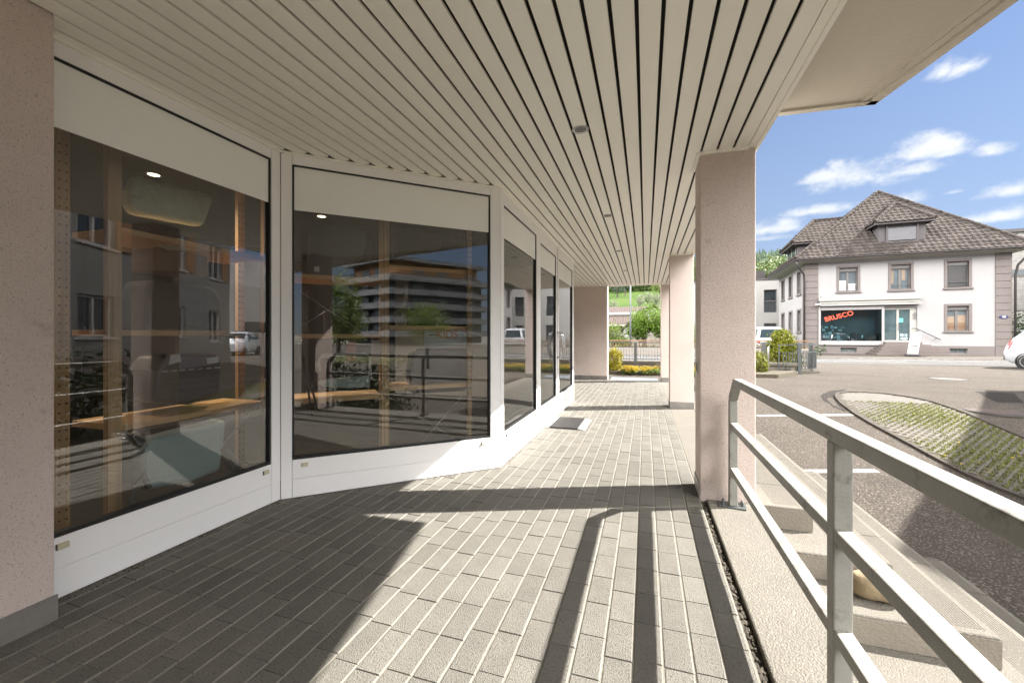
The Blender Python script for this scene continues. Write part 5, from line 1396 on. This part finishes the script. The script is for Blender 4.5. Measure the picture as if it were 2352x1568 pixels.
for i in range(18):
    for j in range(6):
        leaves(hm, (1.7 + .15 * j, -2.0 + i * .11, .0), (.16, .16, .64), 5, 6, .045, rg, .5)
tag(hm.build('cut_hedge', M_['leaf_dark']), 'square cut dark hedge behind the railing, mirrored in the angled window', 'hedge')
hm = MB()
for i in range(260): leaves(hm, (rg.uniform(1.65, 2.5), rg.uniform(-2, 0), .66), (.05, .05, .06), 2, 6, .02, rg, .1)
tag(hm.build('hedge_blossom', M_['bloom']), 'whitish blossom on top of the square cut hedge', 'blossom', kind='stuff')
t = thing('street_lamp', 'grey street lamp with a flat head, mirrored high in the left shop window', 'lamp post', (23, 21, -.2))
MB().tube([(0, 0, 0), (0, 0, 7.2)], [.09, .06], 10).build('pole', M_['galv'], t, local=True, smooth=True)
MB().box(-.9, .1, -.18, .18, 7.2, 7.36).build('lamp_head', M_['galv'], t, local=True, bevel=.04)
t = thing('grey_hall', 'plain grey hall with a stepped flat roof, mirrored at the right of the left window', 'building', (34, 34, -.3))
MB().box(33, 50, 30, 46, -.3, 6.0).build('low_block', M_['annex'], t); MB().box(30.5, 50, 36, 46, 6.0, 9.5).build('high_block', M_['annex'], t)
MB().box(32.99, 33.0, 31, 45, 1.5, 2.6).build('window_strip', M_['winglass'], t)
t = thing('board_fence', 'grey board fence behind the mirrored parked cars', 'fence', (26, 28, -.2))
for i in range(40):
    MB().box(24 + i * .2, 24 + i * .2 + .17, 28 + i * .05, 28.03 + i * .05, 0, 1.3).build('board', M_['woodshed'], t) if False else None
bf = MB()
for i in range(46): bf.box(22 + i * .22, 22 + i * .22 + .19, 27.4 - i * .02, 27.43 - i * .02, -.2, 1.25 + .02 * (i % 3), 0, rnd.random())
bf.build('boards', M_['woodshed'], t); MB().box(22, 32, 27.5, 27.55, .9, 1.0).build('cross_rail', M_['woodshed'], t)

# ================================================================== INSIDE THE SHOP
def perf(mb, a, b, m=0): pass
def rack(label, P, posts, shelves, cables, loc):
    """P(s, k, z): point s metres along the window, k metres behind it"""
    t = thing('shelf_rack', label, 'shelf', loc)
    for (s, k, w, d, z1, holes) in posts:
        c = P(s, k, 0); mb = MB(); e = (P(s + 1, k, 0) - P(s, k, 0)); n = (P(s, k - 1, 0) - P(s, k, 0))
        mb.obox((c.x, c.y), (e.x, e.y), (n.x, n.y), -w / 2, w / 2, -d / 2, d / 2, .013, z1)
        p = mb.build('post', M_['wood'], t)
        if holes:
            h = MB(); z = .1
            while z < z1 - .05:
                for o in (-.25, .25):
                    q = P(s + o * w, k - d / 2, z)
                    h.obox((q.x, q.y), (e.x, e.y), (n.x, n.y), -.004, .004, -.001, .0012, z - .0045, z + .0045)
                z += .05
            h.build('peg_holes', M_['gasket'], p)
    for (s0, s1, k0, k1, z) in shelves:
        mb = MB(); mb.extrude([P(s0, k0, z), P(s1, k0, z), P(s1, k1, z), P(s0, k1, z)], (0, 0, .034)); mb.build('shelf', M_['wood_h'], t)
    for (a, b) in cables:
        mb = MB(); mb.tube([P(*a), P(*b)], .0034, 6); mb.ball(P(*a), .009, 6, 4); mb.build('brace_cable', M_['alu'], t, smooth=True)
    return t
P1f = lambda s, k, z: Vector((-2.40 - k, s, z))
P2f = lambda s, k, z: Vector((A2[0] + d2[0] * s - n2[0] * k, A2[1] + d2[1] * s - n2[1] * k, z))
rack('pine shelf rack behind the left shop window', P1f, [(1.494, .37, .062, .04, 2.3, False), (1.446, .72, .06, .03, 2.3, True), (2.45, .37, .05, .035, 2.3, True), (2.55, .75, .06, .03, 2.3, True)],
     [(1.53, 2.45, .38, .8, .60), (1.53, 2.45, .38, .8, 1.13), (1.53, 2.45, .38, .8, 1.70)], [((1.50, .34, .60), (2.42, .34, .14)), ((2.43, .34, .68), (1.62, .30, .02))], (-2.78, 1.5, .012))
rack('pine shelf rack behind the angled shop window', P2f, [(.75, .36, .062, .04, 2.3, False), (.78, .72, .055, .03, 2.3, True), (1.50, .36, .04, .035, 2.3, True), (.0, .40, .05, .03, 2.3, True)],
     [(.0, .72, .38, .75, 1.11), (.0, .72, .38, .75, 1.58), (.0, .72, .38, .75, .60), (.78, 1.52, .38, .75, 1.185), (.78, 1.52, .38, .75, .66), (.78, 1.52, .38, .75, 1.70)],
     [((.0, .33, 1.55), (.72, .33, 1.05)), ((.72, .33, 1.62), (.0, .33, 1.12)), ((.76, .33, .62), (1.50, .33, .10)), ((1.50, .33, .66), (.86, .31, .02))], (-2.0, 3.05, .012))
def pane_pts(w, pix, k):
    if w == 1: return [on_x(u, v, -2.40 - k) for u, v in pix]
    o = (A2[0] - n2[0] * k, A2[1] - n2[1] * k); return [on_line(u, v, o, n2) for u, v in pix]
def slabthing(name, label, cat, w, pix, k, th, m, bevel=.02, group=None, parts=None):
    pts = pane_pts(w, pix, k); nn = Vector((1, 0, 0)) if w == 1 else Vector((n2[0], n2[1], 0))
    c = sum(pts, Vector()) / len(pts); t = thing(name, label, cat, (c.x, c.y, min(p.z for p in pts)), 0, group)
    mb = MB(); mb.extrude(pts, -nn * th); o = mb.build('body', m, t, bevel=bevel, seg=3)
    return t, nn
# left window
t, nn = slabthing('quilted_pad', 'pale green quilted pad hanging high in the left shop window', 'pad', 1, [(318, 400), (300, 435), (302, 470), (312, 490), (470, 520), (480, 495), (492, 462), (494, 448)], .42, .10, M_['padgreen'], .03)
mb = MB(); q = pane_pts(1, [(345, 545), (420, 548), (470, 566), (468, 578), (400, 572)], .45); mb.extrude(q, -nn * .08); mb.build('lower_edge', M_['padgreen'], t, bevel=.015)
t, nn = slabthing('cargo_case', 'black lidded cargo case on the low shelf of the left window', 'case', 1, [(350, 925), (358, 850), (385, 815), (500, 812), (512, 830), (508, 905), (440, 930)], .50, .28, M_['black'], .03)
mb = MB(); mb.extrude(pane_pts(1, [(387, 838), (416, 830), (413, 812), (392, 815)], .494), nn * .002); mb.build('care_label', M_['white'], t)
mb = MB(); mb.extrude(pane_pts(1, [(474, 822), (501, 818), (502, 832), (476, 836)], .494), nn * .002); mb.build('care_label', M_['white'], t)
mb = MB()
for i in range(7): mb.extrude(pane_pts(1, [(372 + i * 20, 851 - i * 1.4), (386 + i * 20, 850 - i * 1.4), (386 + i * 20, 854 - i * 1.4), (372 + i * 20, 855 - i * 1.4)], .494), nn * .003)
mb.build('hinge', M_['alu'], t)
mb = MB()
for v in (875, 890, 905): mb.extrude(pane_pts(1, [(366, v + 4), (500, v - 12), (500, v - 11), (366, v + 5)], .494), nn * .003)
mb.build('ridge', M_['galv'], t)
slabthing('folded_awning_bag', 'long black bag lying on the middle shelf of the left window', 'bag', 1, [(330, 762), (338, 690), (350, 640), (500, 660), (512, 690), (505, 764)], .52, .28, M_['blackcloth'], .04)
slabthing('dark_carton', 'dark brown carton on the top shelf of the left window', 'box', 1, [(360, 600), (362, 560), (478, 590), (480, 636), (362, 622)], .6, .25, M_['wood_dark'], .01)
t, nn = slabthing('pale_bag', 'pale green white shoulder bag lying at the foot of the left window', 'bag', 1, [(330, 1128), (332, 1050), (342, 1020), (360, 1004), (500, 968), (522, 962), (520, 1000), (508, 1082), (440, 1108)], .22, .13, M_['bagwhite'], .03)
for pts in ([(342, 1120), (330, 1090), (312, 1120), (300, 1150), (312, 1160)], [(512, 1030), (530, 1045), (548, 1075), (540, 1082), (522, 1060)]):
    mb = MB(); mb.tube(pane_pts(1, pts, .20), .016, 7); mb.build('strap', M_['strap'], t, smooth=True)
mb = MB(); mb.extrude(pane_pts(1, [(300, 998), (316, 990), (345, 1022), (332, 1036)], .27), -nn * .04); mb.build('buckle', M_['black'], t)
# angled window
t, nn = slabthing('hanging_bag', 'black plastic wrapped bag hanging top left in the angled window', 'bag', 2, [(705, 640), (706, 590), (712, 515), (716, 505), (845, 530), (848, 535), (838, 585), (805, 610), (770, 640)], .42, .10, M_['black'], .02)
mb = MB(); mb.extrude(pane_pts(2, [(722, 624), (734, 624), (733, 612), (721, 613)], .416), nn * .002); mb.build('label', M_['white'], t)
mb = MB(); mb.tube(pane_pts(2, [(842, 532), (850, 600), (854, 625), (840, 640)], .40), .012, 7); mb.build('arm', M_['black'], t, smooth=True)
slabthing('head_cushion', 'large dark rounded cushion hanging in the middle of the angled window', 'cushion', 2, [(902, 560), (906, 545), (922, 525), (935, 518), (1010, 530), (1020, 540), (1017, 572), (990, 592), (905, 598)], .45, .12, M_['blackcloth'], .04)
slabthing('head_cushion', 'small dark rounded cushion hanging top right in the angled window', 'cushion', 2, [(1042, 548), (1050, 535), (1062, 534), (1105, 545), (1110, 553), (1106, 566), (1048, 552)], .45, .10, M_['blackcloth'], .03)
slabthing('rucksack', 'big black rucksack on the upper right shelf of the angled window', 'bag', 2, [(936, 750), (934, 700), (944, 645), (950, 640), (1078, 650), (1086, 662), (1075, 750)], .50, .22, M_['blackcloth'], .05)
slabthing('rucksack', 'black rucksack on the upper left shelf of the angled window', 'bag', 2, [(745, 772), (742, 712), (752, 705), (840, 706), (848, 715), (846, 770)], .52, .2, M_['blackcloth'], .05)
slabthing('cargo_case', 'black plastic case on the low right shelf of the angled window', 'case', 2, [(945, 905), (940, 860), (946, 812), (958, 802), (1075, 800), (1088, 812), (1086, 880), (1070, 898)], .50, .2, M_['black'], .03)
t, nn = slabthing('poster_board', 'white board with brown KIDS lettering behind the angled window', 'poster', 2, [(974, 800), (974, 754), (1076, 752), (1076, 794)], .46, .01, M_['white'], 0)
q0, q1 = pane_pts(2, [(1012, 769), (1042, 768)], .45)
kt = MB(); mtx = Matrix.Rotation(math.atan2(d2[1], d2[0]), 4, 'Z') @ FRONT
put_text(kt, 'KIDS', .095, (q0 + q1) / 2, mtx, .002, .002); kt.build('lettering', M_['orange'], t)
kt = MB(); kt.tube(pane_pts(2, [(985, 769), (1009, 769)], .45), .003, 5); kt.tube(pane_pts(2, [(1045, 768), (1066, 768)], .45), .003, 5); kt.build('rule_line', M_['darkink'], t)
t, nn = slabthing('white_tray', 'white framed tray standing on the low left shelf of the angled window', 'tray', 2, [(732, 880), (735, 872), (850, 862), (850, 888), (800, 892), (740, 888)], .36, .04, M_['bagwhite'], .01)
mb = MB(); mb.tube(pane_pts(2, [(733, 850), (734, 825), (742, 816), (840, 812), (850, 820), (850, 862)], .37), .012, 8); mb.build('hoop', M_['white'], t, smooth=True)
q = P2f(.10, .25, 0)
t = thing('tripod', 'slim black camera tripod at the left end of the angled window', 'tripod', (q.x, q.y, .012))
a, b, c, d = pane_pts(2, [(689, 785), (698, 830), (717, 955), (730, 940)], .28)
mb = MB(); mb.tube([a, b], .014, 8); mb.build('head', M_['black'], t, smooth=True)
for e in (c, d):
    mb = MB(); mb.tube([b, b.lerp(e, .5), e], [.011, .009, .006], 8); mb.ball(b.lerp(e, .5), .015, 7, 5); mb.build('leg', M_['black'], t, smooth=True)
t, nn = slabthing('price_board', 'white printed card standing behind the shelf of the angled window', 'sign', 2, [(852, 838), (852, 780), (893, 780), (893, 836)], .55, .008, M_['white'], 0)
t, nn = slabthing('red_banner', 'dark red upright banner panel inside the shop', 'banner', 2, [(795, 830), (795, 782), (818, 782), (818, 828)], .6, .008, mat('banner_red', (.30, .05, .04), None, 3, .6), 0)
